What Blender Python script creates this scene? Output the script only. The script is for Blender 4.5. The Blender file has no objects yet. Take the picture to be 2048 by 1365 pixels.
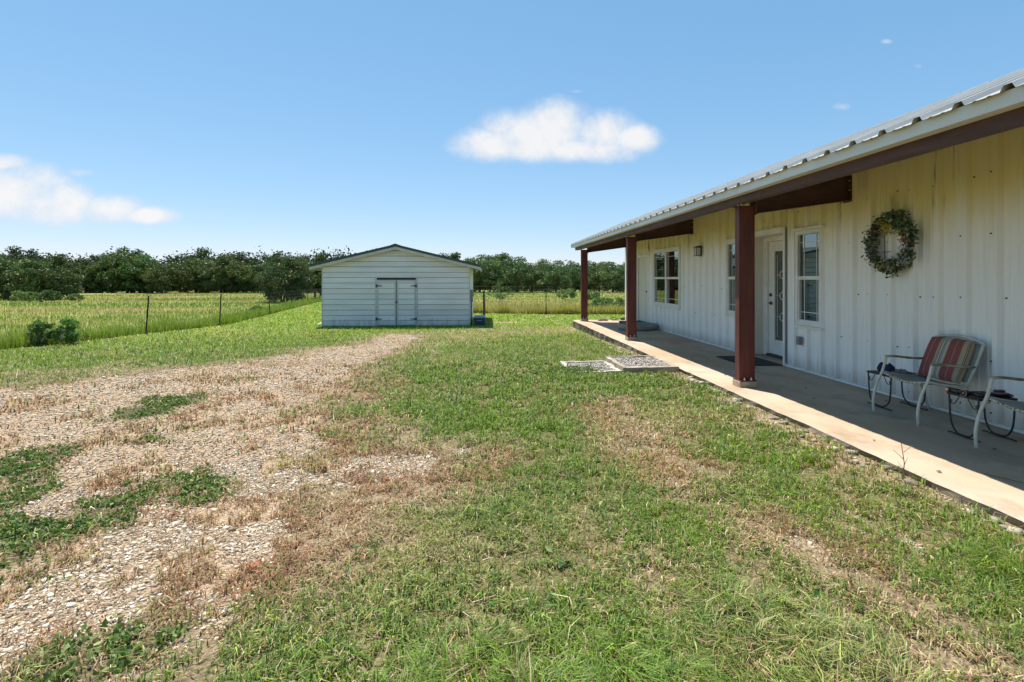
import bpy, math, random
import numpy as np
from mathutils import Matrix, Vector

R = math.radians
random.seed(7)
rng = np.random.default_rng(11)
scene = bpy.context.scene
COL = scene.collection

# ---------------------------------------------------------------- camera, sky, sun, exposure
EYE = 1.41                                   # eye height above the porch slab (slab top is z = 0)
cam_d = bpy.data.cameras.new("camera")
cam = bpy.data.objects.new("camera", cam_d)
COL.objects.link(cam)
cam.location = (0, 0, EYE)
cam.rotation_euler = (R(90), 0, -math.atan(0.067))
cam_d.sensor_width = 36
cam_d.lens = 36 * 1000 / 2048
cam_d.shift_y = -125.5 / 2048
cam_d.clip_start = 0.05
cam_d.clip_end = 6000
scene.camera = cam

SUN = Vector((-0.20, 0.36, 1.0)).normalized()
SUN_EL = math.asin(SUN.z)
SUN_AZ = math.atan2(SUN.x, SUN.y)
SUN_STRENGTH = 2.25
SKY_STRENGTH = 0.101
EXPOSURE = 1.86

world = bpy.data.worlds.new("World")
scene.world = world
world.use_nodes = True


def build_sky():
    nt = world.node_tree
    nt.nodes.clear()
    N, Lk = nt.nodes.new, nt.links.new

    def math_n(op, a, b=None, c=None, clamp=False):
        n = N("ShaderNodeMath"); n.operation = op; n.use_clamp = clamp
        for i, v in enumerate((a, b, c)):
            if v is None: continue
            if isinstance(v, (int, float)): n.inputs[i].default_value = v
            else: Lk(v, n.inputs[i])
        return n.outputs[0]
    out = N("ShaderNodeOutputWorld")
    bg = N("ShaderNodeBackground")
    bg.inputs["Strength"].default_value = SKY_STRENGTH
    sky = N("ShaderNodeTexSky")
    sky.sky_type = 'NISHITA'
    sky.sun_disc = False
    sky.sun_elevation = SUN_EL
    sky.sun_rotation = SUN_AZ
    sky.altitude = 150
    sky.air_density = 1.0
    sky.dust_density = 0.0
    sky.ozone_density = 6.0
    # the film's response to the sky, channel by channel
    sr = N("ShaderNodeSeparateColor"); Lk(sky.outputs[0], sr.inputs[0])
    tint = N("ShaderNodeCombineColor")
    for i, (gain, power) in enumerate(((0.50, 0.82), (0.775, 0.58), (1.00, 0.50))):
        Lk(math_n('MULTIPLY', math_n('POWER', sr.outputs[i], power), gain), tint.inputs[i])
    # fair-weather clouds, laid out on the sky dome by bearing and height (x/y and z/y of the direction)
    tc = N("ShaderNodeTexCoord")
    sep = N("ShaderNodeSeparateXYZ"); Lk(tc.outputs["Generated"], sep.inputs[0])
    ysafe = math_n('MAXIMUM', sep.outputs[1], 0.05)
    u = math_n('DIVIDE', sep.outputs[0], ysafe)
    v = math_n('DIVIDE', sep.outputs[2], ysafe)
    comb = N("ShaderNodeCombineXYZ"); Lk(u, comb.inputs[0]); Lk(v, comb.inputs[1])
    big = N("ShaderNodeTexNoise"); big.inputs["Scale"].default_value = 11.0; big.inputs["Detail"].default_value = 9.0
    big.inputs["Roughness"].default_value = 0.66
    Lk(comb.outputs[0], big.inputs["Vector"])
    nz = math_n('SUBTRACT', big.outputs["Fac"], 0.5)
    lobes = [  # centre bearing, centre height, half width, half height
        (0.020, 0.268, 0.080, 0.036), (0.085, 0.290, 0.090, 0.055), (0.165, 0.305, 0.085, 0.058),
        (0.245, 0.295, 0.085, 0.052), (0.312, 0.284, 0.065, 0.034), (0.20, 0.262, 0.15, 0.030), (0.10, 0.262, 0.12, 0.030),
        (-0.98, 0.155, 0.16, 0.068), (-0.87, 0.160, 0.11, 0.060), (-0.80, 0.140, 0.085, 0.045), (-0.70, 0.130, 0.065, 0.030),
        (-0.63, 0.120, 0.060, 0.018), (-0.90, 0.218, 0.06, 0.020),
        (-1.6, 0.5, 0.30, 0.10), (1.9, 0.55, 0.35, 0.11),
    ]
    field = None
    for cu, cv, ru, rv in lobes:
        du = math_n('MULTIPLY', math_n('SUBTRACT', u, cu), 1 / ru)
        dv = math_n('MULTIPLY', math_n('SUBTRACT', v, cv), 1 / rv)
        d2 = math_n('ADD', math_n('MULTIPLY', du, du), math_n('MULTIPLY', dv, dv))
        f = math_n('SUBTRACT', 1.0, d2)
        field = f if field is None else math_n('MAXIMUM', field, f)
    for cu, cv, ru, rv in [(0.76, 0.36, 0.03, 0.012), (0.86, 0.50, 0.02, 0.008), (0.93, 0.45, 0.018, 0.008), (0.196, 0.378, 0.025, 0.007), (-0.76, 0.20, 0.05, 0.012), (-0.62, 0.118, 0.06, 0.012)]:   # wisps
        du = math_n('MULTIPLY', math_n('SUBTRACT', u, cu), 1 / ru)
        dv = math_n('MULTIPLY', math_n('SUBTRACT', v, cv), 1 / rv)
        d2 = math_n('ADD', math_n('MULTIPLY', du, du), math_n('MULTIPLY', dv, dv))
        field = math_n('MAXIMUM', field, math_n('SUBTRACT', 0.12, d2))
    dens = math_n('ADD', field, math_n('MULTIPLY', nz, 2.3))
    mr = N("ShaderNodeMapRange"); mr.interpolation_type = 'SMOOTHSTEP'
    mr.inputs["From Min"].default_value = -0.45; mr.inputs["From Max"].default_value = 1.05
    Lk(dens, mr.inputs["Value"])
    front = math_n('GREATER_THAN', sep.outputs[1], 0.08)
    alpha = math_n('MULTIPLY', math_n('MULTIPLY', mr.outputs[0], front), 0.90)
    ccol = N("ShaderNodeMixRGB")
    ccol.inputs[1].default_value = (2.05, 2.2, 2.45, 1)
    ccol.inputs[2].default_value = (2.62, 2.58, 2.55, 1)
    mr2 = N("ShaderNodeMapRange"); mr2.inputs["From Min"].default_value = 0.1; mr2.inputs["From Max"].default_value = 1.0
    Lk(dens, mr2.inputs["Value"]); Lk(mr2.outputs[0], ccol.inputs[0])
    mix = N("ShaderNodeMixRGB")
    Lk(alpha, mix.inputs[0]); Lk(tint.outputs[0], mix.inputs[1]); Lk(ccol.outputs[0], mix.inputs[2])
    Lk(mix.outputs[0], bg.inputs["Color"])
    Lk(bg.outputs[0], out.inputs["Surface"])


build_sky()

sun_d = bpy.data.lights.new("sun", 'SUN')
sun_d.energy = SUN_STRENGTH
sun_d.angle = R(0.53)
sun_d.color = (1.0, 0.955, 0.88)
sun_o = bpy.data.objects.new("sun", sun_d)
sun_o.rotation_euler = SUN.to_track_quat('Z', 'Y').to_euler()
sun_o.location = (-5, 10, 30)
COL.objects.link(sun_o)

vs = scene.view_settings
vs.view_transform = 'Standard'
vs.look = 'None'
vs.gamma = 1.0
vs.use_curve_mapping = False
vs.exposure = EXPOSURE
scene.cycles.max_bounces = 7
scene.cycles.diffuse_bounces = 4
scene.cycles.glossy_bounces = 3
scene.cycles.transparent_max_bounces = 10
scene.cycles.caustics_reflective = False
scene.cycles.caustics_refractive = False

# ---------------------------------------------------------------- helpers: materials


def new_mat(name):
    m = bpy.data.materials.new(name)
    m.use_nodes = True
    nt = m.node_tree
    return m, nt, nt.nodes["Principled BSDF"], nt.nodes.new, nt.links.new


def simple(name, c1, c2=None, scale=8.0, rough=0.6, metal=0.0, bump=0.0, bscale=None, stretch=(1, 1, 1), detail=5.0, spec=0.4, lo=0.35, hi=0.65, vary=0.0):
    """one base colour drifting to a second one by noise, with a little relief"""
    m, nt, b, N, L = new_mat(name)
    b.inputs["Roughness"].default_value = rough
    b.inputs["Metallic"].default_value = metal
    b.inputs["Specular IOR Level"].default_value = spec
    tc = N("ShaderNodeTexCoord")
    mp = N("ShaderNodeMapping"); mp.inputs["Scale"].default_value = stretch
    L(tc.outputs["Object"], mp.inputs[0])
    if c2 is None:
        b.inputs["Base Color"].default_value = (*c1, 1)
    else:
        n = N("ShaderNodeTexNoise"); n.inputs["Scale"].default_value = scale; n.inputs["Detail"].default_value = detail
        L(mp.outputs[0], n.inputs["Vector"])
        r = N("ShaderNodeValToRGB")
        r.color_ramp.elements[0].position = lo; r.color_ramp.elements[0].color = (*c1, 1)
        r.color_ramp.elements[1].position = hi; r.color_ramp.elements[1].color = (*c2, 1)
        L(n.outputs["Fac"], r.inputs[0])
        if vary:                                # each board its own shade
            oi = N("ShaderNodeObjectInfo"); mr = N("ShaderNodeMapRange")
            mr.inputs["To Min"].default_value = 1 - vary; mr.inputs["To Max"].default_value = 1 + vary
            L(oi.outputs["Random"], mr.inputs["Value"])
            sc = N("ShaderNodeVectorMath"); sc.operation = 'SCALE'
            L(r.outputs[0], sc.inputs[0]); L(mr.outputs[0], sc.inputs["Scale"]); L(sc.outputs[0], b.inputs["Base Color"])
        else:
            L(r.outputs[0], b.inputs["Base Color"])
    if bump:
        n2 = N("ShaderNodeTexNoise"); n2.inputs["Scale"].default_value = bscale or scale * 6; n2.inputs["Detail"].default_value = 4
        L(mp.outputs[0], n2.inputs["Vector"])
        bp = N("ShaderNodeBump"); bp.inputs["Strength"].default_value = bump; bp.inputs["Distance"].default_value = 0.01
        L(n2.outputs["Fac"], bp.inputs["Height"]); L(bp.outputs[0], b.inputs["Normal"])
    return m


def leaf_mat(name, transl=0.35, rough=0.55, attr="Col", vary=0.0):
    """leaves and blades: colour of each piece from its attribute, light partly passing through"""
    m, nt, b, N, L = new_mat(name)
    a = N("ShaderNodeAttribute"); a.attribute_name = attr
    csock = a.outputs["Color"]
    if vary:                                    # each tree its own green
        oi = N("ShaderNodeObjectInfo"); mr = N("ShaderNodeMapRange")
        mr.inputs["To Min"].default_value = 1 - vary; mr.inputs["To Max"].default_value = 1 + vary
        L(oi.outputs["Random"], mr.inputs["Value"])
        hv = N("ShaderNodeHueSaturation"); L(mr.outputs[0], hv.inputs["Value"]); L(csock, hv.inputs["Color"])
        m2 = N("ShaderNodeMapRange"); m2.inputs["To Min"].default_value = 0.515; m2.inputs["To Max"].default_value = 0.475
        ml = N("ShaderNodeMath"); ml.operation = 'FRACT'; m3 = N("ShaderNodeMath"); m3.operation = 'MULTIPLY'; m3.inputs[1].default_value = 7.3
        L(oi.outputs["Random"], m3.inputs[0]); L(m3.outputs[0], ml.inputs[0]); L(ml.outputs[0], m2.inputs["Value"]); L(m2.outputs[0], hv.inputs["Hue"])
        csock = hv.outputs[0]
    L(csock, b.inputs["Base Color"])
    b.inputs["Roughness"].default_value = rough
    b.inputs["Specular IOR Level"].default_value = 0.25
    t = N("ShaderNodeBsdfTranslucent")
    hs = N("ShaderNodeHueSaturation"); hs.inputs["Saturation"].default_value = 1.15; hs.inputs["Value"].default_value = 1.3
    L(csock, hs.inputs["Color"]); L(hs.outputs[0], t.inputs["Color"])
    mx = N("ShaderNodeMixShader"); mx.inputs[0].default_value = transl
    L(b.outputs[0], mx.inputs[1]); L(t.outputs[0], mx.inputs[2])
    L(mx.outputs[0], nt.nodes["Material Output"].inputs["Surface"])
    return m


def glass_mat(name, tint=(0.72, 0.78, 0.76), refl=0.10):
    m, nt, b, N, L = new_mat(name)
    nt.nodes.remove(b)
    tr = N("ShaderNodeBsdfTransparent"); tr.inputs[0].default_value = (*tint, 1)
    gl = N("ShaderNodeBsdfGlossy"); gl.inputs["Roughness"].default_value = 0.015; gl.inputs[0].default_value = (0.86, 0.97, 0.95, 1)
    fr = N("ShaderNodeFresnel"); fr.inputs[0].default_value = 1.5
    ad = N("ShaderNodeMath"); ad.operation = 'ADD'; ad.inputs[1].default_value = refl; ad.use_clamp = True
    L(fr.outputs[0], ad.inputs[0])
    tc = N("ShaderNodeTexCoord"); n = N("ShaderNodeTexNoise"); n.inputs["Scale"].default_value = 1.6
    L(tc.outputs["Object"], n.inputs["Vector"])
    bp = N("ShaderNodeBump"); bp.inputs["Strength"].default_value = 0.04; bp.inputs["Distance"].default_value = 0.02
    L(n.outputs["Fac"], bp.inputs["Height"]); L(bp.outputs[0], gl.inputs["Normal"])
    mx = N("ShaderNodeMixShader"); L(ad.outputs[0], mx.inputs[0]); L(tr.outputs[0], mx.inputs[1]); L(gl.outputs[0], mx.inputs[2])
    L(mx.outputs[0], nt.nodes["Material Output"].inputs["Surface"])
    return m


def wall_metal():
    """white ribbed sheet; streakily yellower towards the top, with short runs of mildew there"""
    m, nt, b, N, L = new_mat("white_ribbed_steel")
    b.inputs["Roughness"].default_value = 0.42
    b.inputs["Specular IOR Level"].default_value = 0.35
    tc = N("ShaderNodeTexCoord")
    sep = N("ShaderNodeSeparateXYZ"); L(tc.outputs["Object"], sep.inputs[0])

    def noise(scale, stretch, detail=4):
        mp = N("ShaderNodeMapping"); mp.inputs["Scale"].default_value = stretch
        L(tc.outputs["Object"], mp.inputs[0])
        n = N("ShaderNodeTexNoise"); n.inputs["Scale"].default_value = scale; n.inputs["Detail"].default_value = detail
        L(mp.outputs[0], n.inputs["Vector"])
        return n.outputs["Fac"]

    def mth(op, a, bb):
        n = N("ShaderNodeMath"); n.operation = op
        for i, q in enumerate((a, bb)):
            if isinstance(q, (int, float)): n.inputs[i].default_value = q
            else: L(q, n.inputs[i])
        return n.outputs[0]

    def ramp(x, lo, hi):
        r = N("ShaderNodeMapRange"); r.interpolation_type = 'SMOOTHSTEP'
        r.inputs["From Min"].default_value = lo; r.inputs["From Max"].default_value = hi
        L(x, r.inputs["Value"]); return r.outputs[0]
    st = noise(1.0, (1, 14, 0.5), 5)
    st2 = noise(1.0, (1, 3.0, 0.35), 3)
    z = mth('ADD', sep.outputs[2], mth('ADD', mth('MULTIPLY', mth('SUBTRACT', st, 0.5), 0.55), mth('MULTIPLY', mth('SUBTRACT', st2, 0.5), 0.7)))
    yellow_top = ramp(z, 1.82, 2.42)  # yellow-olive tone towards the top, its lower edge broken into streaks
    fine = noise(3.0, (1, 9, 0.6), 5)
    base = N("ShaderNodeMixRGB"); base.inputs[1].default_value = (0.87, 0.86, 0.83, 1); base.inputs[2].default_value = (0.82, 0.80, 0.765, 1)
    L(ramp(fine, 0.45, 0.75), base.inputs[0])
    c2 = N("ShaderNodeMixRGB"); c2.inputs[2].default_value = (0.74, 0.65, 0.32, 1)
    L(mth('MULTIPLY', yellow_top, 0.9), c2.inputs[0]); L(base.outputs[0], c2.inputs[1])
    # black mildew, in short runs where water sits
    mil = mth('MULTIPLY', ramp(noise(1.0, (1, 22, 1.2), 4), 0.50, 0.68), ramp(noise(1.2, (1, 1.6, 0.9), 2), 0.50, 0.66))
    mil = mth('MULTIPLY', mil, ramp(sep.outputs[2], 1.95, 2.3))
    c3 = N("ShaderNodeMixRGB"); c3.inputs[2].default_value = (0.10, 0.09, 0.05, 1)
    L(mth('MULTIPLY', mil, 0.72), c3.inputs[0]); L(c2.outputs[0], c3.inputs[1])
    # splash dirt along the foot
    low = mth('MULTIPLY', ramp(mth('ADD', sep.outputs[2], mth('MULTIPLY', st, -0.28)), 0.14, -0.14), 0.6)
    c4 = N("ShaderNodeMixRGB"); c4.inputs[2].default_value = (0.42, 0.36, 0.27, 1)
    L(low, c4.inputs[0]); L(c3.outputs[0], c4.inputs[1])
    L(c4.outputs[0], b.inputs["Base Color"])
    return m


def siding():
    """painted lap boards: each its own shade, soil splashed up from the ground, faint runs below the laps"""
    m = simple("white_lap_siding", (0.78, 0.755, 0.725), (0.68, 0.655, 0.62), scale=2.0, rough=0.55, bump=0.06, bscale=22, stretch=(0.35, 1, 2.5), vary=0.06)
    nt = m.node_tree; N, L = nt.nodes.new, nt.links.new
    b = nt.nodes["Principled BSDF"]
    src = b.inputs["Base Color"].links[0].from_socket
    tc = N("ShaderNodeTexCoord"); sep = N("ShaderNodeSeparateXYZ"); L(tc.outputs["Object"], sep.inputs[0])
    mp = N("ShaderNodeMapping"); mp.inputs["Scale"].default_value = (3.5, 1, 0.7); L(tc.outputs["Object"], mp.inputs[0])
    n = N("ShaderNodeTexNoise"); n.inputs["Scale"].default_value = 3.0; n.inputs["Detail"].default_value = 6; L(mp.outputs[0], n.inputs["Vector"])
    h = N("ShaderNodeMath"); h.operation = 'MULTIPLY_ADD'; h.inputs[1].default_value = 0.55
    L(n.outputs["Fac"], h.inputs[0]); h.inputs[2].default_value = -0.12
    d = N("ShaderNodeMath"); d.operation = 'SUBTRACT'; L(h.outputs[0], d.inputs[0]); L(sep.outputs[2], d.inputs[1])
    r = N("ShaderNodeMapRange"); r.inputs["From Min"].default_value = -0.12; r.inputs["From Max"].default_value = 0.22; r.inputs["To Max"].default_value = 0.7
    L(d.outputs[0], r.inputs["Value"])
    x = N("ShaderNodeMixRGB"); x.inputs[2].default_value = (0.30, 0.24, 0.16, 1)
    L(r.outputs[0], x.inputs[0]); L(src, x.inputs[1]); L(x.outputs[0], b.inputs["Base Color"])
    return m


def concrete():
    m, nt, b, N, L = new_mat("stained_concrete")
    b.inputs["Roughness"].default_value = 0.82
    b.inputs["Specular IOR Level"].default_value = 0.3
    tc = N("ShaderNodeTexCoord")

    def noise(scale, detail=6, stretch=(1, 1, 1), rough=0.55):
        mp = N("ShaderNodeMapping"); mp.inputs["Scale"].default_value = stretch
        L(tc.outputs["Object"], mp.inputs[0])
        n = N("ShaderNodeTexNoise"); n.inputs["Scale"].default_value = scale; n.inputs["Detail"].default_value = detail; n.inputs["Roughness"].default_value = rough
        L(mp.outputs[0], n.inputs["Vector"]); return n.outputs["Fac"]

    def mix(fac, c1, c2, lo, hi, amt=1.0):
        r = N("ShaderNodeMapRange"); r.inputs["From Min"].default_value = lo; r.inputs["From Max"].default_value = hi; r.inputs["To Max"].default_value = amt
        L(fac, r.inputs["Value"])
        x = N("ShaderNodeMixRGB"); L(r.outputs[0], x.inputs[0])
        for i, c in ((1, c1), (2, c2)):
            if isinstance(c, tuple): x.inputs[i].default_value = (*c, 1)
            else: L(c, x.inputs[i])
        return x.outputs[0]
    c = mix(noise(0.9, 6, (1, 0.55, 1)), (0.485, 0.385, 0.285), (0.40, 0.27, 0.165), 0.38, 0.66)
    c = mix(noise(0.55, 5, (1, 0.4, 1)), c, (0.522, 0.457, 0.377), 0.55, 0.78, 0.6)
    c = mix(noise(26, 5), c, (0.290, 0.217, 0.145), 0.60, 0.78, 0.55)
    c = mix(noise(2.2, 8, (1, 0.7, 1), 0.72), c, (0.27, 0.19, 0.12), 0.50, 0.70, 0.85)
    c = mix(noise(5.5, 6, (1, 1, 1), 0.7), c, (0.34, 0.29, 0.23), 0.55, 0.75, 0.6)
    c = mix(noise(90, 3), c, (0.609, 0.522, 0.420), 0.55, 0.8, 0.4)
    L(c, b.inputs["Base Color"])
    bp = N("ShaderNodeBump"); bp.inputs["Strength"].default_value = 0.25; bp.inputs["Distance"].default_value = 0.006
    L(noise(60, 6), bp.inputs["Height"]); L(bp.outputs[0], b.inputs["Normal"])
    return m


def ground_mat():
    m, nt, b, N, L = new_mat("soil_and_thatch")
    b.inputs["Roughness"].default_value = 0.95
    b.inputs["Specular IOR Level"].default_value = 0.1
    a = N("ShaderNodeAttribute"); a.attribute_name = "Col"
    g = N("ShaderNodeAttribute"); g.attribute_name = "gravel"
    tc = N("ShaderNodeTexCoord")

    def noise(scale, detail=5):
        n = N("ShaderNodeTexNoise"); n.inputs["Scale"].default_value = scale; n.inputs["Detail"].default_value = detail; n.inputs["Roughness"].default_value = 0.65
        L(tc.outputs["Object"], n.inputs["Vector"]); return n.outputs["Fac"]
    mr = N("ShaderNodeMapRange"); mr.inputs["From Min"].default_value = 0.3; mr.inputs["From Max"].default_value = 0.7
    mr.inputs["To Min"].default_value = 0.55; mr.inputs["To Max"].default_value = 1.4
    L(noise(28, 6), mr.inputs["Value"])
    mul = N("ShaderNodeVectorMath"); mul.operation = 'SCALE'
    L(a.outputs["Color"], mul.inputs[0]); L(mr.outputs[0], mul.inputs["Scale"])
    # small chips of limestone between the larger stones
    vo = N("ShaderNodeTexVoronoi"); vo.inputs["Scale"].default_value = 52; vo.feature = 'F1'
    L(tc.outputs["Object"], vo.inputs["Vector"])
    r = N("ShaderNodeValToRGB")
    e = r.color_ramp.elements
    e[0].position = 0.0; e[0].color = (0.324, 0.221, 0.135, 1)
    e[1].position = 1.0; e[1].color = (0.228, 0.138, 0.080, 1)
    x = r.color_ramp.elements.new(0.5); x.color = (0.497, 0.380, 0.255, 1)
    sp = N("ShaderNodeSeparateColor"); L(vo.outputs["Color"], sp.inputs[0]); L(sp.outputs[0], r.inputs[0])
    mx = N("ShaderNodeMixRGB"); L(g.outputs["Fac"], mx.inputs[0]); L(mul.outputs[0], mx.inputs[1]); L(r.outputs[0], mx.inputs[2])
    L(mx.outputs[0], b.inputs["Base Color"])
    bp = N("ShaderNodeBump"); bp.inputs["Strength"].default_value = 0.7; bp.inputs["Distance"].default_value = 0.03
    L(vo.outputs["Distance"], bp.inputs["Height"])
    bp.invert = True
    L(bp.outputs[0], b.inputs["Normal"])
    return m


def stripes_mat():
    """cushion ticking: brick red bands with tan and dark pinstripes; the colour comes per face loop"""
    m, nt, b, N, L = new_mat("striped_fabric")
    a = N("ShaderNodeAttribute"); a.attribute_name = "Col"
    b.inputs["Roughness"].default_value = 0.9
    b.inputs["Specular IOR Level"].default_value = 0.15
    tc = N("ShaderNodeTexCoord"); n = N("ShaderNodeTexNoise"); n.inputs["Scale"].default_value = 18
    L(tc.outputs["Object"], n.inputs["Vector"])
    mx = N("ShaderNodeMixRGB"); mx.blend_type = 'MULTIPLY'; mx.inputs[0].default_value = 0.2
    L(a.outputs["Color"], mx.inputs[1]); L(n.outputs["Fac"], mx.inputs[2]); L(mx.outputs[0], b.inputs["Base Color"])
    bp = N("ShaderNodeBump"); bp.inputs["Strength"].default_value = 0.3; n2 = N("ShaderNodeTexNoise"); n2.inputs["Scale"].default_value = 9
    L(tc.outputs["Object"], n2.inputs["Vector"]); L(n2.outputs["Fac"], bp.inputs["Height"]); L(bp.outputs[0], b.inputs["Normal"])
    return m


M = {
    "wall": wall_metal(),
    "concrete": concrete(),
    "ground": ground_mat(),
    "slab_edge": simple("soil_stained_concrete", (0.30, 0.245, 0.18), (0.13, 0.10, 0.07), scale=7, rough=0.95, bump=0.6, bscale=40, stretch=(1, 0.6, 2)),
    "white_trim": simple("white_vinyl", (0.78, 0.77, 0.74), (0.70, 0.68, 0.62), scale=5, rough=0.45),
    "cream": simple("cream_paint", (0.70, 0.67, 0.58), (0.64, 0.59, 0.48), scale=3, rough=0.5, stretch=(1, 1, 0.3)),
    "fascia": simple("white_trim_metal", (0.74, 0.74, 0.72), (0.66, 0.65, 0.60), scale=2.5, rough=0.4, stretch=(1, 0.4, 3)),
    "roof": simple("galvalume", (0.46, 0.46, 0.44), (0.36, 0.36, 0.33), scale=4, rough=0.42, metal=0.1, stretch=(0.4, 3, 1)),
    "redox": simple("red_oxide_primer", (0.155, 0.045, 0.032), (0.10, 0.028, 0.021), scale=5, rough=0.55, bump=0.08, stretch=(3, 3, 0.35)),
    "redox_beam": simple("weathered_red_oxide_primer", (0.115, 0.052, 0.040), (0.062, 0.032, 0.027), scale=4, rough=0.6, bump=0.1, stretch=(1, 0.5, 2.5)),
    "bolt": simple("zinc_bolt", (0.62, 0.62, 0.60), rough=0.35, metal=0.7),
    "grout": simple("grout_block", (0.46, 0.38, 0.29), (0.36, 0.27, 0.19), scale=14, rough=0.9, bump=0.3),
    "glass": glass_mat("window_glass", refl=0.18),
    "door_glass": simple("dark_textured_glass", (0.07, 0.075, 0.075), (0.10, 0.105, 0.10), scale=20, rough=0.22, bump=0.25, bscale=70, spec=0.6),
    "came": simple("pale_lead_came", (0.74, 0.74, 0.70), rough=0.3, metal=0.3),
    "bronze": simple("aged_bronze", (0.16, 0.12, 0.07), (0.09, 0.065, 0.04), scale=30, rough=0.35, metal=0.8),
    "dark": simple("dark_metal", (0.035, 0.033, 0.03), (0.055, 0.048, 0.04), scale=20, rough=0.5),
    "rubber_seal": simple("black_seal", (0.03, 0.03, 0.03), rough=0.7),
    "mat": simple("charcoal_mat", (0.030, 0.030, 0.032), (0.055, 0.053, 0.052), scale=60, rough=0.95, bump=0.8, bscale=160),
    "lamp_glass": simple("frosted_lamp_glass", (0.55, 0.56, 0.54), rough=0.3),
    "grey_plastic": simple("grey_plastic", (0.22, 0.22, 0.23), rough=0.5),
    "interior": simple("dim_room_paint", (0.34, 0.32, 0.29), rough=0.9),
    "siding": siding(),
    "shed_trim": simple("grey_white_trim", (0.58, 0.57, 0.56), (0.50, 0.49, 0.47), scale=4, rough=0.6),
    "green_roof": simple("dark_green_roofing", (0.035, 0.062, 0.055), (0.05, 0.08, 0.07), scale=12, rough=0.6, bump=0.2),
    "timber": simple("weathered_timber", (0.42, 0.36, 0.28), (0.24, 0.195, 0.14), scale=5, rough=0.9, bump=0.5, stretch=(1, 1, 6)),
    "timber_pale": simple("sun_bleached_timber", (0.52, 0.47, 0.38), (0.34, 0.30, 0.23), scale=5, rough=0.9, bump=0.5, stretch=(1, 1, 6)),
    "tpost": simple("dark_steel_post", (0.03, 0.028, 0.025), (0.06, 0.035, 0.025), scale=9, rough=0.7),
    "wire": simple("rusty_wire", (0.16, 0.13, 0.10), (0.22, 0.18, 0.13), scale=3, rough=0.6, metal=0.3),
    "old_wood": simple("split_post_wood", (0.20, 0.15, 0.10), (0.11, 0.08, 0.055), scale=8, rough=0.95, bump=0.5, stretch=(4, 4, 0.5)),
    "stone": None,
    "blade": leaf_mat("grass_blade", 0.30, 0.5),
    "leaf": leaf_mat("foliage_leaf", 0.25, 0.5),
    "tree_leaf": leaf_mat("tree_leaf", 0.25, 0.5, vary=0.30),
    "bark": simple("oak_bark", (0.06, 0.048, 0.036), (0.10, 0.085, 0.065), scale=6, rough=0.95, bump=0.6),
    "chair": simple("chipped_cream_paint", (0.62, 0.60, 0.50), (0.50, 0.46, 0.34), scale=7, rough=0.45, lo=0.4, hi=0.7),
    "rust": simple("rusted_paint", (0.56, 0.50, 0.36), (0.14, 0.065, 0.03), scale=55, rough=0.75, lo=0.46, hi=0.6),
    "arm_worn": simple("worn_arm_paint", (0.47, 0.43, 0.31), (0.17, 0.12, 0.075), scale=16, rough=0.7, stretch=(0.35, 1, 1), lo=0.42, hi=0.66),
    "sling": simple("grey_green_sling", (0.30, 0.335, 0.315), (0.25, 0.28, 0.265), scale=70, rough=0.8, bump=0.2, bscale=300),
    "cushion": stripes_mat(),
    "iron": simple("black_wrought_iron", (0.022, 0.022, 0.021), (0.05, 0.028, 0.02), scale=16, rough=0.5, lo=0.45, hi=0.75),
    "table_top": simple("maroon_slat_top", (0.12, 0.055, 0.045), (0.06, 0.03, 0.026), scale=12, rough=0.55, bump=0.2),
    "navy": simple("navy_cloth", (0.012, 0.022, 0.075), (0.02, 0.035, 0.10), scale=20, rough=0.9, bump=0.4),
    "grey_cloth": simple("grey_cloth", (0.25, 0.24, 0.23), (0.17, 0.165, 0.16), scale=20, rough=0.9, bump=0.4),
    "black_gloss": simple("black_plastic", (0.012, 0.011, 0.011), rough=0.22, spec=0.6),
    "copper": simple("copper_cap", (0.72, 0.34, 0.22), rough=0.25, metal=0.9),
    "bristle": simple("brown_bristle", (0.06, 0.035, 0.025), rough=0.8),
    "pinkish": simple("dusty_pink_plastic", (0.28, 0.16, 0.17), rough=0.5),
    "tub": simple("grey_moulded_plastic", (0.30, 0.31, 0.29), (0.20, 0.20, 0.185), scale=3, rough=0.55),
    "step_dark": simple("dark_damp_wood", (0.05, 0.045, 0.035), (0.09, 0.075, 0.055), scale=9, rough=0.9, bump=0.4),
    "blue_plastic": simple("dark_blue_plastic", (0.02, 0.045, 0.10), (0.03, 0.06, 0.12), scale=5, rough=0.45),
    "lid": simple("blue_grey_lid", (0.30, 0.38, 0.42), (0.25, 0.32, 0.36), scale=5, rough=0.5),
    "white_plastic": simple("white_plastic", (0.78, 0.78, 0.76), rough=0.4),
    "rope": simple("pale_rope", (0.42, 0.36, 0.27), (0.30, 0.25, 0.18), scale=40, rough=0.9),
    "twig": simple("dead_twig", (0.20, 0.14, 0.09), (0.13, 0.09, 0.06), scale=20, rough=0.9),
    "berry": leaf_mat("berry", 0.05, 0.35),
}


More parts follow.
